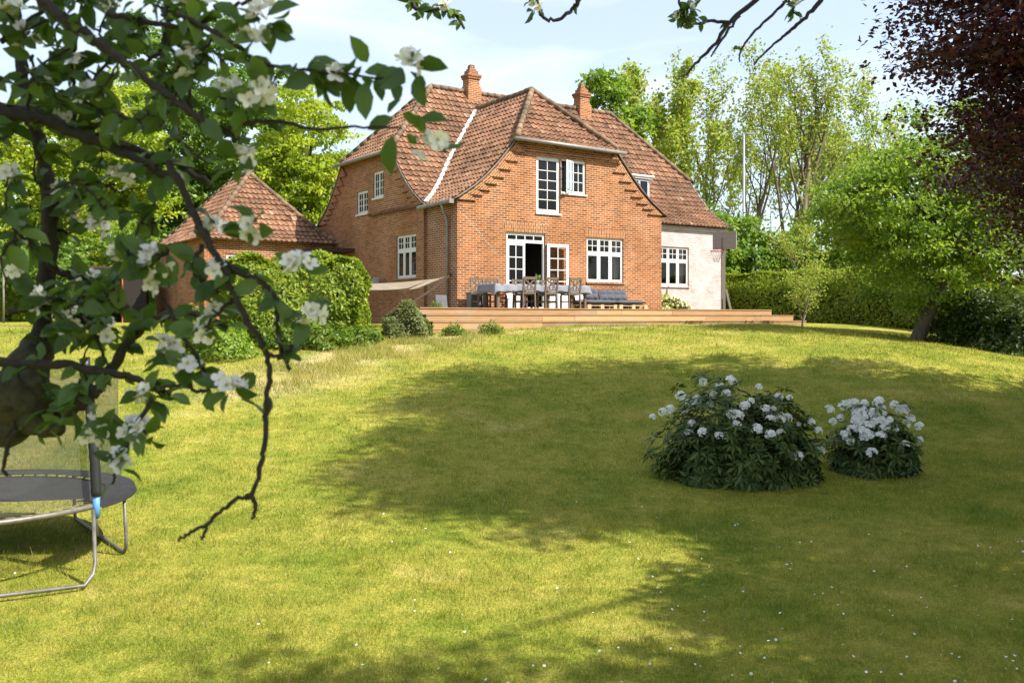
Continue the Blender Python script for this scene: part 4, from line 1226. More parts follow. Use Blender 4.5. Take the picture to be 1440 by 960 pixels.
GU = 'undergrowth beyond the right hedge'
dense_tree('dark green undergrowth behind the basketball board', 1000, 50, 285, 100, 31, 'lf_mid', 90, 90, .25, 440, GU, trunk_r=.08)
dense_tree('green undergrowth right behind the lamp pole', 1055, 52, 300, 110, 32, 'lf_mid', 85, 90, .25, 440, GU, trunk_r=.08)
dense_tree('pale green bushy tree between lamp and maple', 1190, 50, 275, 130, 33, 'lf_green', 100, 90, .25, 440, GU, trunk_r=.08)
dense_tree('low bush filling the gap above the hedge by the twiggy bush', 1120, 54, 325, 100, 35, 'lf_mid', 70, 90, .25, 440, GU, trunk_r=.08)
dense_tree('green tree showing between maple and copper beech', 1370, 40, 200, 200, 34, 'lf_green', 170, 95, .22, 460, GU)
sparse_tree('light twiggy bush rising above the hedge right of the lamp', 1125, 41, 298, 41, 100, 'lf_bud', 4, .12, None, .5, 'twiggy_bush', .06, 'bark_pale', 4, .15, .05)
b_ = P(1128, 456, 31.5)
sparse_tree('light twiggy bush growing in front of the hedge by the deck end', 1128, 31.5, 372, 42, 92, 'lf_bud', 4, .085, None, .55, 'twiggy_bush', .04, 'bark_pale', 4, .12, .03)

# distant woods closing the view
n = 60000
a_ = rng.uniform(-1.1, 1.1, n); rr_ = rng.uniform(95, 120, n); xx = np.sin(a_) * rr_; yy2 = np.cos(a_) * rr_
top_ = 4.5 + 1.8 * np.sin(a_ * 23) + 1.2 * np.sin(a_ * 57 + 1)
pos = np.stack([xx, yy2, 2.4 + top_ * rng.random(n)], -1)
dw = scatter('distant_woods', LEAF, pos, frames(unit(rng.normal(size=(n, 3)) + np.array([0, -.3, .5]))), rng.uniform(.5, 1.1, n), M['lf_mid'])
tag(dw, 'far line of green woods behind the garden', 'woods', kind='stuff')

# maple on the right with a leaning trunk
mbse = P(1287, 476, 27)
dense_tree('spreading green maple with a dark leaning trunk on the right', 1300, 27, 172, 290, 51, 'lf_green', 420, 110, .125, 424, None, 'maple_tree', .50, 1.0, (.50, 0), (.30, 0), mbse, 'bark', .17, .62)

# copper beech: trunk outside the frame, crown reaching over the right of the lawn
bb = Vector((14.0, 9.5, 0))
beech = empty('copper_beech', (bb.x, bb.y, Tz(bb.x, bb.y))); tag(beech, 'dark purple copper beech overhanging the right side of the lawn', 'tree')
blobs = [((12.8, 13.4, 9.0), (5.4, 4.6, 5.2), 290), ((12.9, 10.6, 13.6), (4.0, 4.2, 3.0), 190), ((8.4, 13.8, 10.4), (2.5, 3.2, 3.0), 100),
         ((7.8, 13.2, 6.9), (2.1, 2.4, 2.3), 240), ((9.3, 14.6, 5.2), (1.4, 1.9, 1.8), 62),
         ((12.2, 7.9, 10.2), (4.2, 2.2, 3.4), 190), ((10.4, 8.6, 12.0), (3.2, 2.4, 2.6), 95), ((8.3, 5.2, 5.6), (2.0, 2.0, 1.5), 75), ((8.8, 1.7, 9.5), (3.4, 1.2, 2.4), 75), ((6.6, -1.5, 11.2), (3.2, 1.6, 1.8), 26), ((9.2, 16.8, 4.9), (.9, 1.2, 1.6), 34)]  # most lobes here are out of view, added to shade the near lawn and apple
cc = []
for c, rad, k in blobs:
    d = unit(rng.normal(size=(k, 3))); cc.append(np.array(c) + d * (1 - .6 * rng.random(k)[:, None] ** 1.3) * np.array(rad))
cc = np.concatenate(cc); per = 230
n = len(cc) * per
o = unit(rng.normal(size=(n, 3))) * (rng.random(n) ** .45)[:, None] * np.array([1.05, 1.05, .34])
pos = np.repeat(cc, per, 0) + o * np.repeat(rng.uniform(.6, 1.2, len(cc)), per)[:, None]
pos[:, 2] -= .12 * np.hypot(o[:, 0], o[:, 1])
nn = unit(np.array([0, 0, 1.0]) + rng.normal(0, .55, (n, 3)))
scatter('crown', LEAF, pos - np.array(beech.location), frames(nn), rng.uniform(.075, .118, n) * np.where(pos[:, 0] > .62 * pos[:, 1], 1.7, 1.0), M['lf_beech'], beech)  # leaves beyond the view enlarged to thicken the cast shade
mb = MB(); mb.tube([(0, 0, -.2), (0, .1, 1.5), (.1, .2, 5), (-.3, .6, 10), (-.6, 1, 15)], [.55, .42, .36, .24, .05], 12, False)
for k in range(0, len(cc), 14):
    e = Vector(cc[k]) - beech.location; s_ = Vector((0, .3, min(12, max(2.2, e.z * .65)))); m_ = s_.lerp(e, .5) + Vector((0, 0, .5))
    mb.tube([s_, m_, e], [.12, .07, .012], 6, False)
mb.build('trunk', M['bark'], beech, smooth=True)

# ------------------------------------------------------------------ hedges
def hedge(name, label, pts, width, height, n, size, mat, round_=.25, wob=.1, core=True, group=None):
    """clipped hedge along a list of plan points, leaves over a noisy rounded box section"""
    r = empty(name, (pts[0][0], pts[0][1], Tz(*pts[0]))); tag(r, label, 'hedge', group)
    pp = [Vector((*p, 0)) for p in pts]; seg = [(b - a).length for a, b in zip(pp, pp[1:])]; tot = sum(seg)
    sec = []                                       # section: up one side, over the top, down the other
    per_ = 2 * height + width
    s = rng.random(n) * tot; q = rng.random(n) * per_
    end = rng.random(n) < (width * 1.6 / (tot + width * 1.6))
    cum = np.concatenate([[0], np.cumsum(seg)])
    k = np.clip(np.searchsorted(cum, s) - 1, 0, len(seg) - 1); f = (s - cum[k]) / np.array(seg)[k]
    A = np.array([(p.x, p.y) for p in pp[:-1]])[k]; B = np.array([(p.x, p.y) for p in pp[1:]])[k]
    dirv = unit(B - A); side = np.stack([-dirv[:, 1], dirv[:, 0]], -1)
    ctr = A + (B - A) * f[:, None]
    w = np.where(q < height, -width / 2, np.where(q < height + width, q - height - width / 2, width / 2))
    z = np.where(q < height, q, np.where(q < height + width, height, per_ - q))
    nrm = np.where((q < height)[:, None], np.stack([-side[:, 0], -side[:, 1], 0 * q], -1), np.where((q < height + width)[:, None], np.array([0, 0, 1.0]), np.stack([side[:, 0], side[:, 1], 0 * q], -1)))
    # end caps
    e1 = rng.random(n) < .5
    w = np.where(end, rng.uniform(-width / 2, width / 2, n), w); z = np.where(end, rng.uniform(0, height, n), z)
    d0 = dirv
    ctr = np.where(end[:, None], np.where(e1[:, None], np.array([pts[0]]), np.array([pts[-1]])), ctr)
    nrm = np.where(end[:, None], np.where(e1[:, None], -1, 1) * np.concatenate([d0, np.zeros((n, 1))], -1), nrm)
    # round the shoulders
    zz = z / height; ins = np.clip(zz - (1 - round_), 0, 1) / max(round_, 1e-3)
    w = w * (1 - .55 * ins ** 2 * (np.abs(w) / (width / 2)) )
    p = np.concatenate([ctr + side * w[:, None], (z * (1 - (.06 + .12 * round_) * (np.abs(w) / (width / 2)) ** 2))[:, None]], -1)
    wobv = wob * (np.sin(p[:, 0] * 2.1 + p[:, 2] * 1.7) * np.sin(p[:, 1] * 1.9 + 1) + .6 * np.sin(p[:, 0] * 5.3 + p[:, 1] * 4.1 + p[:, 2] * 3.7))
    p = p + nrm * (wobv - np.abs(rng.normal(0, .10, n)) + .04)[:, None]
    p[:, 2] += T(p[:, 0], p[:, 1])
    nn = unit(nrm + rng.normal(0, .55, (n, 3)) + np.array([0, 0, .35]))
    scatter('foliage', LEAF, p - np.array(r.location), frames(nn, nrm * .5 + rng.normal(0, .7, (n, 3)) + np.array([0, 0, .3])), rng.uniform(.65, 1.25, n) * size, M[mat], r)
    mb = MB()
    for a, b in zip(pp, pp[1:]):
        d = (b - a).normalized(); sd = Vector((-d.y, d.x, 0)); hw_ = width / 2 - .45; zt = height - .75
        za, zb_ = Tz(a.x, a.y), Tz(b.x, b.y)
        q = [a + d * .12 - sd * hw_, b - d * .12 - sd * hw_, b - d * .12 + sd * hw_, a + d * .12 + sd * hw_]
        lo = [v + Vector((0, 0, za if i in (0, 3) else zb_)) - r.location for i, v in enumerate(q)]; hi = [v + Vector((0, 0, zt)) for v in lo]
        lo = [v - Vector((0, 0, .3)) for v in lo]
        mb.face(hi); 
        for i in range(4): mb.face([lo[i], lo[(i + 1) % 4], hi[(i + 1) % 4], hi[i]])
    mb.build('stems', M['core'], r)  # solid dark box closing the gaps, the hedge's inner shade put into its colour
    return r
hedge('clipped_hedge', 'large clipped bright green hedge block left of the deck', [(-7.1, 24.1), (-3.95, 24.8)], 2.5, 1.95, 52000, .10, 'lf_hedge', .55, .16)
hedge('boundary_hedge', 'long clipped boundary hedge with yellow green top right of the deck', [(8.8, 41.5), (12.3, 36.0), (14.2, 31.5), (16.5, 27.0), (19.5, 22.5)], 1.3, 1.95, 60000, .125, 'lf_hedge', .2, .10)
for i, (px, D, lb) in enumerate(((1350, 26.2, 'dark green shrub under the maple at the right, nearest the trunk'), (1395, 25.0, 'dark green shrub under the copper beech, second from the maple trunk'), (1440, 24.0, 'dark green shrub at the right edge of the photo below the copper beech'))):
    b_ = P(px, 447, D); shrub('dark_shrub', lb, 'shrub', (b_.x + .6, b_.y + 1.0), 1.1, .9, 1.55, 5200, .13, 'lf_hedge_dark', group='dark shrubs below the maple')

# lavender-like bush and low plants beside the deck
b_ = P(570, 472, 24.6)
shrub('lavender_bush', 'grey green lavender bush at the left end of the deck', 'shrub', (b_.x, b_.y), .60, .52, .76, 8500, .12, 'lf_lav', LEAF_LONG, droop=-1.2, bumps=.2)
GH = 'low herbs in front of the clipped hedge'
for i, (px, row, D, rx, rz, lb) in enumerate(((400, 505, 22.6, .62, .42, 'low leafy herb clump left of the others below the hedge'), (455, 500, 22.4, .6, .5, 'bright herb clump in the middle below the hedge'), (505, 488, 23.2, .45, .4, 'small herb clump right below the hedge corner'))):
    b_ = P(px, row, D); shrub('herb_clump', lb, 'plant', (b_.x, b_.y), rx, rx * .8, rz, 1800, .10, 'lf_herb', group=GH)
for i, (px, row, D, lb) in enumerate(((640, 474, 24.9, 'thin weed tuft at the foot of the deck riser'), (690, 468, 25.2, 'weed tuft further right at the foot of the deck'))):
    b_ = P(px, row, D); shrub('weed_tuft', lb, 'plant', (b_.x, b_.y - .1), .32, .22, .26, 420, .13, 'lf_herb', LEAF_LONG, group='weeds at the foot of the deck', droop=-.9)
b_ = P(300, 500, 21.5)
shrub('garden_shrub', 'loose green shrub between the apple branches and the hedge', 'shrub', (b_.x, b_.y), .9, .8, .85, 3200, .11, 'lf_green')

# shed, white post and frame far left
sh = empty('garden_shed', (-16.0, 38.5, Tz(-16, 38.5)), R(18)); tag(sh, 'brown wooden shed with a dark open doorway at the far left', 'shed')
mb = MB(); mb.box(-1.3, -.45, -1, 1, 0, 2.1); mb.box(.45, 1.3, -1, 1, 0, 2.1); mb.box(-.45, .45, -1, 1, 1.85, 2.1); mb.box(-.45, .45, .6, 1, 0, 1.85); mb.build('wall', M['shed'], sh)
mb = MB(); mb.box(-1.45, 1.45, -1.2, 1.2, 2.1, 2.2); mb.build('roof', M['dark_wood'], sh)
mb = MB(); mb.box(.40, .449, -1.03, -.98, 0, 1.85); mb.build('door_post', plain('orange_paint', (.5,.12,.04), .6), sh)
pb = P(5, 440, 36)
cp_ = empty('clothes_post', (pb.x, pb.y, Tz(pb.x, pb.y))); tag(cp_, 'pale clothes line post at the far left edge', 'post')
mb = MB(); mb.tube([(0, 0, 0), (0, 0, 2.1)], .04, 8); mb.build('upright', M['post'], cp_, smooth=True)
mb = MB(); mb.tube([(-.7, 0, 2.05), (.7, 0, 2.05)], .03, 8); mb.build('crossbar', M['post'], cp_, smooth=True)
pb = P(81, 440, 38)
ld = empty('step_ladder', (pb.x, pb.y, Tz(pb.x, pb.y))); tag(ld, 'pale blue step ladder standing far off behind the apple limb', 'ladder')
for sx in (-.2, .2):
    mb = MB(); mb.bar((sx, -.25, 0), (sx * .8, 0, 1.6), .04, .06); mb.bar((sx, .35, 0), (sx * .8, .02, 1.58), .03, .05); mb.build('rail', plain('pale_blue_paint', (.35,.48,.62), .5), ld)
mb = MB()
for k in range(5): mb.box(-.19, .19, -.25 + .047 * k * 1.0 - .04, -.25 + .047 * k + .06, .28 + .28 * k, .31 + .28 * k)
mb.build('steps', M['pole'], ld)

# ------------------------------------------------------------------ rhododendrons
def whorls(r, C, rad, n, seed):
    rs = np.random.default_rng(seed)
    d = unit(rs.normal(size=(n, 3))); d[:, 2] = np.abs(d[:, 2]) - .18; d = unit(d)
    ph = rs.uniform(0, 6.28, 4)
    lump = .96 + .17 * np.sin(d[:, 0] * 5 + ph[0]) * np.sin(d[:, 2] * 5 + ph[1]) + .12 * np.sin(d[:, 0] * 9 + ph[2] + d[:, 1] * 6)
    sc = lump * (1 - .30 * rs.random(n) ** 1.5)
    pos = d * sc[:, None] * rad
    pos[:, 2] = np.maximum(pos[:, 2], .04)
    pos[:, :2] *= (.74 + .32 * np.clip(pos[:, 2:3] / (rad[2] * .45), 0, 1))
    k = 9
    ax = unit(d + np.array([0, 0, .55]) + rs.normal(0, .25, (n, 3)))
    P_, N_, A_ = [], [], []
    t1 = unit(np.cross(ax, rs.normal(size=(n, 3)))); t2 = np.cross(ax, t1)
    for j in range(k):
        a = 2 * math.pi * j / k + rs.uniform(-.3, .3, n)
        dirj = t1 * np.cos(a)[:, None] + t2 * np.sin(a)[:, None]
        lift = rs.uniform(-.45, .35, n)[:, None]
        A_.append(dirj + ax * lift); N_.append(ax - dirj * lift); P_.append(pos + dirj * .01)
    P_, N_, A_ = map(np.concatenate, (P_, N_, A_))
    P_ = P_ * np.tile(np.where(rs.random(n) < .07, rs.uniform(1.04, 1.2, n), 1.0), k)[:, None]
    return P_, N_, A_
def rhodo(label, px, row, D, w, h, trusses, seed, nw, lobes=()):
    b = P(px, row, D); gz = Tz(b.x, b.y)
    r = empty('rhododendron', (b.x, b.y, gz)); tag(r, label, 'shrub', 'white rhododendrons on the lawn')
    rad = np.array([w / 2, w * .42, h * .97])
    P_, N_, A_ = whorls(r, None, rad, nw, seed)
    for q, (ox, oy, sc_) in enumerate(lobes):
        p2, n2, a2 = whorls(r, None, rad * sc_, int(nw * sc_ ** 2), seed + 20 + q)
        P_ = np.concatenate([P_, p2 + np.array([ox * w, oy * w, 0])]); N_ = np.concatenate([N_, n2]); A_ = np.concatenate([A_, a2])
    scatter('foliage', LEAF_LONG, P_, frames(N_, A_), rng.uniform(.10, .175, len(P_)), M['lf_rhodo'], r)
    mb = MB()
    for i in range(12):
        a = rng.uniform(0, 6.28); q = rng.uniform(.4, .85)
        e = Vector((math.cos(a) * rad[0] * q, math.sin(a) * rad[1] * q, h * rng.uniform(.35, .8)))
        mb.tube([(math.cos(a) * .1, math.sin(a) * .1, -.05), e * .5 + Vector((0, 0, -.05)), e], [.028, .02, .007], 5, True)
    mb.build('stems', M['stem'], r, smooth=True)
    # trusses: balls of small five-petalled florets
    o_ = Vector((0, 0, CAMZ)) - r.location
    fl = np.array([(0, 0, 0), (-.32, .5, .28), (0, .85, .34), (.32, .5, .28)]); ft = np.array([(0, 1, 2, 3)])
    for (tx, ty) in list(trusses) + [(px + rng.uniform(-.36, .36) * w / D * F, row - rng.uniform(.45, .98) * h / D * F) for _ in range(30 if w < 1.5 else 16)]:
        dv = (P(tx, ty, 10) - Vector((0, 0, CAMZ))).normalized()
        oo = np.array(o_) / rad; dd = np.array(dv) / rad
        A2, B2, C2 = dd @ dd, 2 * oo @ dd, oo @ oo - .93
        disc = B2 * B2 - 4 * A2 * C2
        t = (-B2 - math.sqrt(disc)) / (2 * A2) if disc > 0 else -B2 / (2 * A2)
        c = np.array(o_) + np.array(dv) * t
        nf = int(rng.integers(11, 21)); ts = rng.uniform(.6, 1.15)
        fd = unit(rng.normal(size=(nf, 3)) + np.array([0, -.5, .9])); tv, tf_ = [], []
        P3, R3 = [], []
        for j in range(5):
            t1 = np.cross(fd, np.tile((.3, .8, .4), (nf, 1))); t1 = unit(t1); t2 = np.cross(fd, t1)
            a = 2 * math.pi * j / 5 + rng.uniform(-.2, .2)
            al = t1 * math.cos(a) + t2 * math.sin(a)
            P3.append(c + fd * np.array([.055, .055, .045]) * ts); R3.append(frames(fd, al))
        scatter('flower_truss', (fl, ft), np.concatenate(P3), np.concatenate(R3), rng.uniform(.036, .052, nf * 5) * ts ** .5, M['floret'], r)
    return r
rhodo('larger dark rhododendron with scattered white flower heads', 1036, 676, 12.85, 1.98, 1.30,
      [(988,537),(1028,535),(1012,546),(1022,553),(957,556),(980,569),(998,569),(932,579),(942,576),(918,586),(964,581),(1047,571),(1056,564),(1076,575),(1095,558),(1110,560),(1096,584),(1064,603),(1083,611),(1098,609),(1124,597),(1138,595),(1150,606),(1140,626),(1122,641),(1152,634),(1018,612),(1004,556)], 5, 640, ((.34, -.05, .50), (-.24, -.04, .62), (.12, .0, .82)))
rhodo('smaller rhododendron crowded with white flower heads on the right', 1229, 662, 13.1, 1.2, 1.0,
      [(1166,576),(1186,570),(1201,567),(1216,567),(1236,564),(1182,587),(1216,586),(1206,592),(1241,581),(1264,577),(1274,596),(1258,601),(1292,599),(1293,618),(1199,604),(1213,604),(1241,601),(1189,616),(1272,626),(1226,636),(1196,621),(1171,593),(1251,591),(1226,580),(1280,588),(1230,594)], 6, 250, ((.22, 0, .62), (-.2, .05, .62)))
# ------------------------------------------------------------------ trampoline
TC = Vector((-5.45, 9.55, 0)); TRd = 1.55; TZ = .63
tr = empty('trampoline', (TC.x, TC.y, Tz(TC.x, TC.y))); tag(tr, 'round garden trampoline with black mat and enclosure net at the left', 'trampoline')
ringp = lambda a, r, z: (math.cos(a) * r, math.sin(a) * r, z)
mb = MB(); mb.tube([ringp(a, TRd, TZ) for a in np.linspace(0, 2 * math.pi, 73)], .026, 8, False); mb.build('frame', M['steel'], tr, smooth=True)
mb = MB()
rings_ = [(0, TZ - .05), (.5, TZ - .045), (1.0, TZ - .025), (1.34, TZ - .008)]
for k in range(50):
    a, a2 = 2 * math.pi * k / 64, 2 * math.pi * (k + 1) / 64
    for (r0_, z0_), (r1_, z1_) in zip(rings_, rings_[1:]):
        if r0_ == 0: mb.face([(0, 0, z0_), ringp(a, r1_, z1_), ringp(a2, r1_, z1_)])
        else: mb.face([ringp(a, r0_, z0_), ringp(a, r1_, z1_), ringp(a2, r1_, z1_), ringp(a2, r0_, z0_)])
mb.build('mat', M['mat'], tr, smooth=True)
for k in range(64):
    mb = MB(); a = 2 * math.pi * k / 64; mb.tube([ringp(a - .022, 1.35, TZ - .006), ringp(a, 1.44, TZ + .004), ringp(a + .022, 1.53, TZ)], .010, 5, False)
    mb.build('spring', M['spring'], tr)
mb = MB()
for k in range(96):                                   # safety pad over the far part of the springs
    a, a2 = 2 * math.pi * k / 96, 2 * math.pi * (k + 1) / 96
    if -2.1 < (a if a < math.pi else a - 2 * math.pi) < -.30: continue
    mb.face([ringp(a, 1.30, TZ + .02), ringp(a, 1.58, TZ + .03), ringp(a2, 1.58, TZ + .03), ringp(a2, 1.30, TZ + .02)])
    mb.face([ringp(a, 1.58, TZ + .03), ringp(a, 1.60, TZ - .03), ringp(a2, 1.60, TZ - .03), ringp(a2, 1.58, TZ + .03)])
mb.build('safety_pad', M['mat'], tr, smooth=True)
def arc_leg(a, b, out, fa_=None, fb_=None):
    pa, pb_ = Vector(ringp(a, TRd, TZ)), Vector(ringp(b, TRd, TZ))
    fa, fb = Vector(ringp(fa_ if fa_ is not None else a, TRd + out, .03)), Vector(ringp(fb_ if fb_ is not None else b, TRd + out, .03))
    al = (fb - fa).normalized(); ia, ib = fa + al * .22, fb - al * .22
    pts = [pa, pa.lerp(fa, .75), fa.lerp(pa, .12) + al * .02, fa + al * .09, ia, ib, fb - al * .09, fb.lerp(pb_, .12) - al * .02, pb_.lerp(fb, .75), pb_]
    for p in pts:
        w_ = tr.location + p
        p.z = max(p.z, Tz(w_.x, w_.y) - tr.location.z + .02)
    m_ = MB(); m_.tube(pts, .0185, 8); m_.build('leg', M['steel'], tr, smooth=True)
arc_leg(R(-17), R(-82), .42, R(-29), R(-94)); arc_leg(R(4), R(75), .03); arc_leg(R(108), R(160), .05); arc_leg(R(185), R(240), .1)
for i, a in enumerate((-17, 122, 223)):
    a = R(a); base = Vector(ringp(a, TRd + .035, TZ - .28)); 
    topv = Vector(ringp(a, TRd - .10, TZ + 1.40))
    m_ = MB(); m_.tube([base, Vector(ringp(a, TRd + .035, TZ + .05))], .02, 8); po = m_.build('net_pole', M['steel'], tr, smooth=True)
    m_ = MB(); m_.tube([Vector(ringp(a, TRd + .035, TZ - .10)), Vector(ringp(a, TRd + .035, TZ + .10))], .033, 10); m_.build('sleeve', M['blue'], po, smooth=True)
    mid_ = Vector(ringp(a, TRd + .02, TZ + .6))
    pts = []; s0 = Vector(ringp(a, TRd + .035, TZ + .10))
    for t in np.linspace(0, 1, 22): pts.append((s0 * (1 - t) ** 2 + mid_ * 2 * t * (1 - t) + topv * t * t))
    m_ = MB(); m_.tube(pts, [.046 + .004 * (k % 2) for k in range(22)], 10); m_.build('foam_cover', M['foam'], po, smooth=True)
mb = MB()
for k in range(64):
    a, a2 = 2 * math.pi * k / 64, 2 * math.pi * (k + 1) / 64
    zz_ = [TZ + .03, TZ + .4, TZ + .8, TZ + 1.25]
    rr2 = [1.46, 1.42, 1.42, 1.42]
    for i in range(3):
        mb.face([ringp(a, rr2[i], zz_[i]), ringp(a2, rr2[i], zz_[i]), ringp(a2, rr2[i + 1], zz_[i + 1]), ringp(a, rr2[i + 1], zz_[i + 1])])
mb.build('net', M['net'], tr, smooth=True)

# ------------------------------------------------------------------ the apple tree in blossom
ap_base = Vector((-2.9, 2.6, 0)); ap_base.z = Tz(ap_base.x, ap_base.y)
apple = empty('apple_tree', ap_base); tag(apple, 'old apple tree in white blossom reaching in from the left and overhead', 'tree')
rb = random.Random(4)
wood = []; moss_w = []
def smooth_pts(pts, k=5, wob=.0):
    out = []
    pts = [Vector(p) for p in pts]; n = len(pts)
    for i in range(n - 1):
        p0, p1, p2, p3 = pts[max(i - 1, 0)], pts[i], pts[i + 1], pts[min(i + 2, n - 1)]
        for j in range(k):
            t = j / k
            q = .5 * ((2 * p1) + (p2 - p0) * t + (2 * p0 - 5 * p1 + 4 * p2 - p3) * t * t + (3 * p1 - p0 - 3 * p2 + p3) * t ** 3)
            out.append(q + Vector((rb.gauss(0, wob), rb.gauss(0, wob), rb.gauss(0, wob))))
    out.append(pts[-1]); return out
twig_nodes = []          # (point, direction, weight)
def branch(pix, r0, r1, D0, D1=None, wob=.002, lst=None, leafy=1.0, pre=None):
    D1 = D1 or D0
    pts = [P(x, y, D0 + (D1 - D0) * i / max(1, len(pix) - 1)) for i, (x, y) in enumerate(pix)]
    if pre: pts = pre + pts
    sp = smooth_pts(pts, 6, wob); n = len(sp)
    rad = [(r0 + (r1 - r0) * i / (n - 1)) * (1 + rb.uniform(-.08, .16)) for i in range(n)]
    (wood if lst is None else lst).append((sp, rad))
    for i in range(1, n):
        if rb.random() < leafy * .5: twig_nodes.append((sp[i], (sp[i] - sp[i - 1]).normalized()))
    return sp
trunk_top = P(-170, 520, 2.45)
moss_w.append(([ap_base + Vector((0, 0, -.1)), ap_base + Vector((.15, 0, .9)), ap_base + Vector((.6, -.05, 1.7)), trunk_top, P(-60, 560, 2.3), P(20, 565, 2.2), P(60, 540, 2.2)], [.2, .15, .13, .11, .085, .07, .05]))
moss_w.append(([P(10, 600, 2.2), P(40, 590, 2.18), P(72, 602, 2.15), P(84, 606, 2.14)], [.05, .035, .022, .012]))
moss_w.append(([P(20, 565, 2.2), P(40, 520, 2.25), P(58, 470, 2.3)], [.075, .05, .028]))
# vertical limb and its continuation overhead
branch([(45, 540), (60, 440), (70, 350), (66, 260), (55, 200), (40, 150), (25, 60), (10, -60), (-20, -160)], .022, .010, 2.3, 2.2, lst=wood, leafy=.15)
branch([(60, 590), (90, 578), (120, 560), (140, 545)], .026, .012, 2.2, 2.2, lst=wood, leafy=0)
branch([(140, 545), (165, 505), (185, 478), (210, 455), (245, 440), (285, 445), (320, 458)], .013, .005, 2.2, 2.15, leafy=.8)
branch([(-60, 150), (0, 156), (60, 168), (110, 190), (155, 205), (200, 228), (235, 248)], .0145, .0075, 2.0, 1.95, leafy=.5)
branch([(-60, 140), (40, 158), (100, 178), (150, 196), (210, 218), (250, 232), (300, 262)], .012, .006, 2.15, 2.1, leafy=.5)
hang = branch([(20, -40), (75, 15), (110, 42), (140, 62), (175, 88), (215, 118), (255, 148), (290, 172), (335, 195)], .011, .005, 1.8, 1.75, leafy=.7)
branch([(235, 225), (255, 262), (272, 300), (285, 330), (308, 366), (325, 405), (342, 440), (365, 478), (378, 515), (376, 560), (373, 610), (368, 650), (357, 690), (345, 702)], .0075, .004, 1.85, 1.8, wob=.0016, leafy=.22)
branch([(350, 695), (318, 712), (292, 735), (268, 748), (250, 760)], .004, .003, 1.8, 1.78, wob=.0013, leafy=.05)
branch([(292, 735), (288, 750), (284, 758)], .003, .0025, 1.79, wob=.002, leafy=0)
branch([(352, 695), (360, 712), (354, 730)], .0045, .003, 1.8, wob=.0013, leafy=.0)
branch([(310, 366), (340, 385), (375, 402), (390, 425), (388, 455), (395, 490), (408, 520)], .006, .0035, 1.85, 1.8, leafy=.5)
branch([(380, 498), (400, 500), (412, 485)], .004, .003, 1.8, leafy=.3)
branch([(-40, 500), (30, 512), (90, 512), (140, 522), (185, 530), (215, 545), (240, 555)], .011, .006, 2.1, 2.1, leafy=.5)
branch([(230, 420), (255, 470), (275, 500), (290, 530), (285, 550), (255, 540), (225, 545)], .005, .003, 1.95, leafy=.5)
branch([(215, 560), (195, 590), (180, 620), (168, 650), (158, 680)], .005, .0025, 1.95, leafy=.35)
branch([(150, 410), (175, 428), (195, 455), (180, 480)], .008, .005, 2.2, leafy=.5)
branch([(60, 360), (90, 385), (120, 392), (150, 412)], .010, .006, 2.25, leafy=.6)
branch([(10, 440), (60, 430), (100, 440), (130, 460), (145, 500)], .007, .004, 2.2, leafy=.7)
branch([(10, 640), (12, 620), (25, 605)], .004, .007, 2.15, leafy=0, wob=.0013); branch([(12, 625), (5, 660), (12, 668)], .005, .003, 2.15, leafy=0, wob=.0013)
# right pointing twigs
branch([(250, 20), (290, 40), (330, 62), (352, 80), (380, 92), (420, 98), (470, 102), (520, 109), (566, 110)], .005, .0018, 1.75, 1.72, wob=.001, leafy=.35)
branch([(320, 180), (360, 172), (400, 172), (440, 181), (500, 179), (565, 180)], .005, .0018, 1.75, 1.72, wob=.001, leafy=.12)
branch([(150, 20), (200, 30), (260, 40), (300, 20), (340, 5), (380, -10)], .006, .003, 1.8, leafy=1)
branch([(120, 140), (140, 100), (160, 70), (190, 40)], .004, .002, 1.95, leafy=1)
branch([(95, 190), (105, 150), (100, 100), (110, 50), (120, -20)], .005, .003, 2.05, leafy=1)
branch([(270, 160), (265, 120), (285, 80), (300, 50)], .004, .002, 1.8, leafy=1)
branch([(200, 100), (230, 60), (235, 20), (225, -20)], .004, .002, 1.85, leafy=1)
branch([(0, 60), (40, 30), (80, 0), (110, -40)], .006, .004, 2.0, leafy=1)
branch([(30, 110), (60, 90), (95, 70)], .004, .002, 1.9, leafy=1)
branch([(300, 130), (330, 140), (370, 130)], .003, .002, 1.75, leafy=1)
branch([(0, 300), (30, 330), (45, 350)], .004, .003, 2.1, leafy=.8)
branch([(68, 300), (90, 300), (110, 280), (95, 262)], .005, .003, 2.3, leafy=.8); branch([(68, 320), (100, 325), (125, 318)], .005, .003, 2.3, leafy=.8)
branch([(250, 345), (225, 360), (200, 372), (180, 360)], .005, .003, 1.9, leafy=.9); branch([(285, 345), (270, 375), (290, 400), (310, 410)], .005, .003, 1.85, leafy=.7)
branch([(330, 420), (305, 440), (290, 460)], .004, .0025, 1.85, leafy=.8)
for k in range(64):
    x0, y0 = (rb.uniform(-40, 290), rb.uniform(-30, 190)) if k < 43 else (rb.uniform(-20, 220), rb.uniform(230, 560))
    a0_ = rb.uniform(0, 6.28); L0 = rb.uniform(40, 90); bend = rb.uniform(-.7, .7)
    branch([(x0, y0), (x0 + math.cos(a0_) * L0 * .5, y0 + math.sin(a0_) * L0 * .5), (x0 + math.cos(a0_ + bend) * L0, y0 + math.sin(a0_ + bend) * L0 + 8)], .0035, .0016, rb.uniform(1.8, 2.3), leafy=1.1)
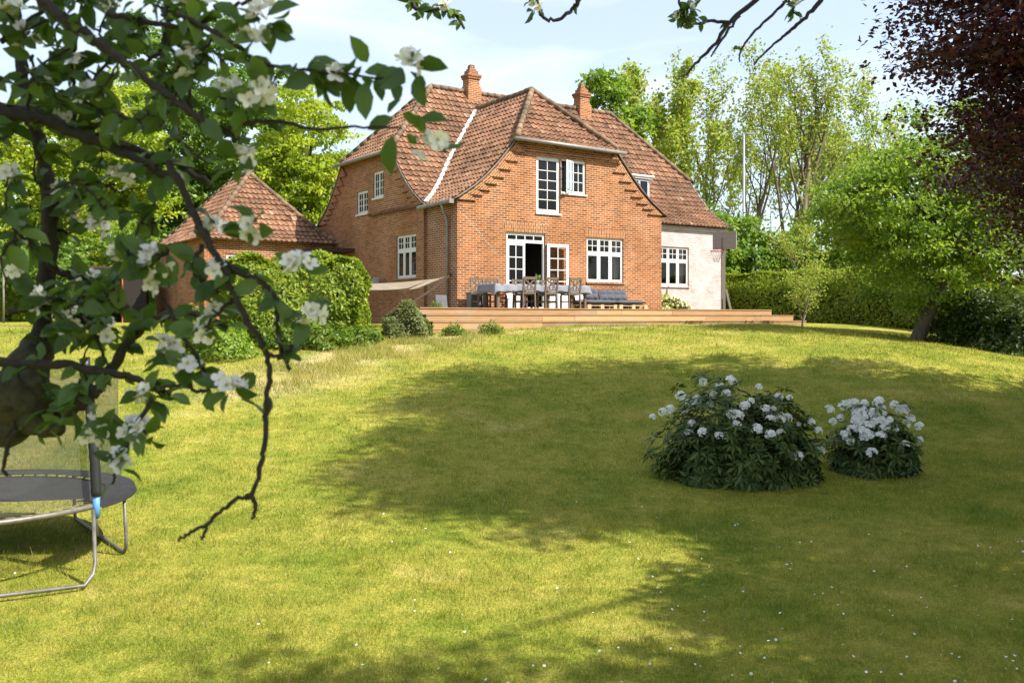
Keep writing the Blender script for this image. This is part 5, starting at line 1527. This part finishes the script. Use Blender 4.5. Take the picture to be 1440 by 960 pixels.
# overhead limb carrying the sprays at the top of the picture
lim = [ap_base + Vector((.6, -.05, 1.75)), Vector((-2.0, 2.7, 3.0)), Vector((-1.4, 3.2, 4.1)), Vector((-.3, 3.9, 4.55)), Vector((.9, 4.2, 4.75)), Vector((2.0, 4.3, 5.0))]
wood.append((smooth_pts(lim, 5, .01), list(np.linspace(.10, .02, 26))))
branch([(560, -60), (570, -20), (578, 2), (592, 15), (625, 13), (642, 20), (653, 41)], .012, .005, 3.9, 3.8, wob=.004, leafy=.9)
branch([(840, -60), (825, -25), (813, 2), (800, 18), (775, 30), (757, 16), (745, -2)], .010, .005, 3.9, wob=.004, leafy=.4)
branch([(1135, -80), (1095, -30), (1062, 2), (1025, 32), (1003, 65), (978, 90), (960, 108)], .0135, .004, 4.2, wob=.002, leafy=.03)
branch([(1025, 32), (1000, 30), (980, 33), (965, 20)], .008, .004, 4.2, wob=.002, leafy=.7)
branch([(1040, 22), (1022, 45), (1005, 72), (1000, 80)], .0075, .003, 4.15, wob=.002, leafy=.0)
branch([(1135, -50), (1105, 2), (1068, 38), (1042, 69), (1040, 87)], .008, .003, 4.2, wob=.002, leafy=.06)
branch([(1190, -60), (1153, 2), (1124, 32), (1107, 47), (1085, 66), (1060, 91)], .011, .0035, 4.2, wob=.002, leafy=.05)
branch([(960, -30), (955, 0), (962, 25), (958, 40)], .006, .003, 4.1, wob=.0013, leafy=1)
branch([(1000, -30), (985, 0), (965, 15)], .006, .003, 4.1, wob=.0013, leafy=1)
branch([(1110, -30), (1108, -5), (1118, 20)], .006, .003, 4.15, wob=.0013, leafy=1)
def to_local(L): return [p - ap_base for p in L]
mb = MB()
for pts, rad in moss_w:
    sp = smooth_pts(pts, 6, .003); rr3 = np.interp(np.linspace(0, 1, len(sp)), np.linspace(0, 1, len(rad)), rad) * (1 + np.array([rb.uniform(-.04, .06) for _ in sp]))
    mb.tube(to_local(sp), list(rr3), 12, True)
mb.build('trunk', M['moss'], apple, smooth=True)
mb = MB()
for pts, rad in wood: mb.tube(to_local(pts), rad, 8, True)
# spur twigs on the branches
for p, d in twig_nodes:
    if rb.random() < .5:
        o_ = Vector((rb.gauss(0, 1), rb.gauss(0, 1), rb.gauss(0, 1))); o_ = (o_ - d * o_.dot(d)).normalized()
        L_ = rb.uniform(.008, .02); mb.tube([p - ap_base, p + o_ * L_ - ap_base], [.0035, .002], 5)
mb.build('branches', M['bark_apple'], apple, smooth=True)
# blossom clusters
bl = [(18,22,1.9),(35,48,2.0),(105,98,2.05),(90,165,2.1),(92,272,2.25),(116,300,2.25),(36,345,2.15),(8,250,2.1),(131,320,2.25),(183,356,1.95),(215,368,1.9),(206,398,1.95),(130,130,1.95),(150,180,2.1),
      (266,96,1.8),(362,45,1.75),(375,28,1.75),(368,132,1.72),(348,150,1.72),(453,108,1.75),(572,92,1.72),(600,197,1.72),(338,228,1.8),(362,322,1.85),(302,322,1.9),(312,386,1.85),(420,378,1.8),(430,438,1.8),
      (105,462,2.2),(50,420,2.2),(130,397,2.25),(75,432,2.2),(150,466,2.2),(232,486,2.0),(247,500,2.0),(290,466,1.9),(300,452,1.9),(197,546,2.1),(208,556,2.1),(150,606,2.0),(133,600,2.05),(206,614,1.95),(184,602,2.0),(166,655,1.95),(322,545,1.85),(268,522,1.95),(90,450,2.2),(20,375,2.2),(165,240,2.15),(320,130,1.75),
      (628,8,3.8),(752,12,3.9),(968,12,4.1),(1118,12,4.15),(957,24,4.1),(270,10,1.85),(60,120,2.0),(170,10,1.85)]
pet = np.array([(0,0,0), (-.20,.22,.05), (-.36,.58,.13), (-.25,.88,.16), (0,1,.13), (.25,.88,.16), (.36,.58,.13), (.20,.22,.05), (0,.55,.05)])
petf = np.array([(0,8,2,1),(8,4,3,2),(0,7,6,8),(8,6,5,4)])
leafP, leafN, leafA, leafS = [], [], [], []
def add_leaf(p, a, n, s): leafP.append(p); leafA.append(a); leafN.append(n); leafS.append(s)
for (x_, y_, D) in bl:
    c = np.array(P(x_, y_, D)) ; nf = rb.randint(4, 6)
    axis_ = unit(np.array([rng.normal(0, .5), -.55, rng.normal(.45, .4)]))
    fd = unit(axis_ + rng.normal(0, .5, (nf, 3)))
    cen = c + fd * .021 + rng.normal(0, .006, (nf, 3))
    P3, R3, S3 = [], [], []
    cup = rng.uniform(.0, .55, nf)
    t1 = unit(np.cross(fd, rng.normal(size=(nf, 3)))); t2 = np.cross(fd, t1)
    for j in range(5):
        a = 2 * math.pi * j / 5 + rng.normal(0, .12, nf)
        al = t1 * np.cos(a)[:, None] + t2 * np.sin(a)[:, None]
        al2 = al + fd * cup[:, None]; nn = fd - al * cup[:, None] + rng.normal(0, .12, (nf, 3))
        P3.append(cen); R3.append(frames(nn, al2)); S3.append(rng.uniform(.0165, .023, nf))
    bo = scatter('blossom_cluster', (pet, petf), np.concatenate(P3) - np.array(ap_base), np.concatenate(R3), np.concatenate(S3), M['petal'], apple, smooth=True)
    mb = MB()
    for k in range(nf):
        for q in range(5):
            e = Vector(cen[k] + fd[k] * .007 + rng.normal(0, .0022, 3)); mb.tube([Vector(cen[k]) - ap_base, e - ap_base], [.0006, .0011], 4)
        mb.tube([Vector(c) - ap_base, Vector(cen[k]) - ap_base], .0008, 4)
    mb.build('stamens', M['stamen'], bo)
    for k in range(rb.randint(4, 7)):
        d = unit(rng.normal(size=3) + np.array([0, -.1, -.1])); add_leaf(c + d * .012, d, np.cross(d, rng.normal(size=3)) + np.array([0, -.2, .5]), rng.uniform(.04, .068))
for p, d in twig_nodes:
    k = 2 if p.y < 3 else 3
    for q in range(rb.randint(1, k)):
        v = unit(np.array(d) * .6 + rng.normal(0, .8, 3) + np.array([0, 0, -.2])); add_leaf(np.array(p), v, np.cross(v, rng.normal(size=3)) + np.array([0, -.2, .6]), rng.uniform(.036, .066))
# the particular leaves standing clear against the sky
for (x0, y0, x1, y1) in [(375,22,420,6),(300,6,347,22),(517,88,492,63),(509,93,480,97),(512,102,550,92),(497,113,480,162),(512,116,517,168),(527,113,536,144),(553,110,562,140),(583,110,601,148),(551,164,517,182),(545,160,568,158),(566,160,592,172),(590,168,629,185),(552,190,536,242),(572,188,586,203),(430,100,470,78),(438,108,400,120),(470,105,440,128),(455,118,452,82),(425,100,392,112)]:
    D = 1.73
    a, b_ = np.array(P(x0, y0, D)), np.array(P(x1, y1, D + rb.uniform(-.03, .03))); L_ = np.linalg.norm(b_ - a)
    add_leaf(a, unit(b_ - a), np.array([rng.normal(0, .5), -1, rng.normal(0, .5)]), L_ * 1.02)
LP = np.array(leafP) - np.array(ap_base)
scatter('leaves', LEAF_OVAL, LP, frames(np.array(leafN), np.array(leafA)), np.array(leafS), M['lf_apple'], apple, smooth=True)
mb = MB()
mb.build('twigs', M['bark_apple'], apple) if mb.v else None
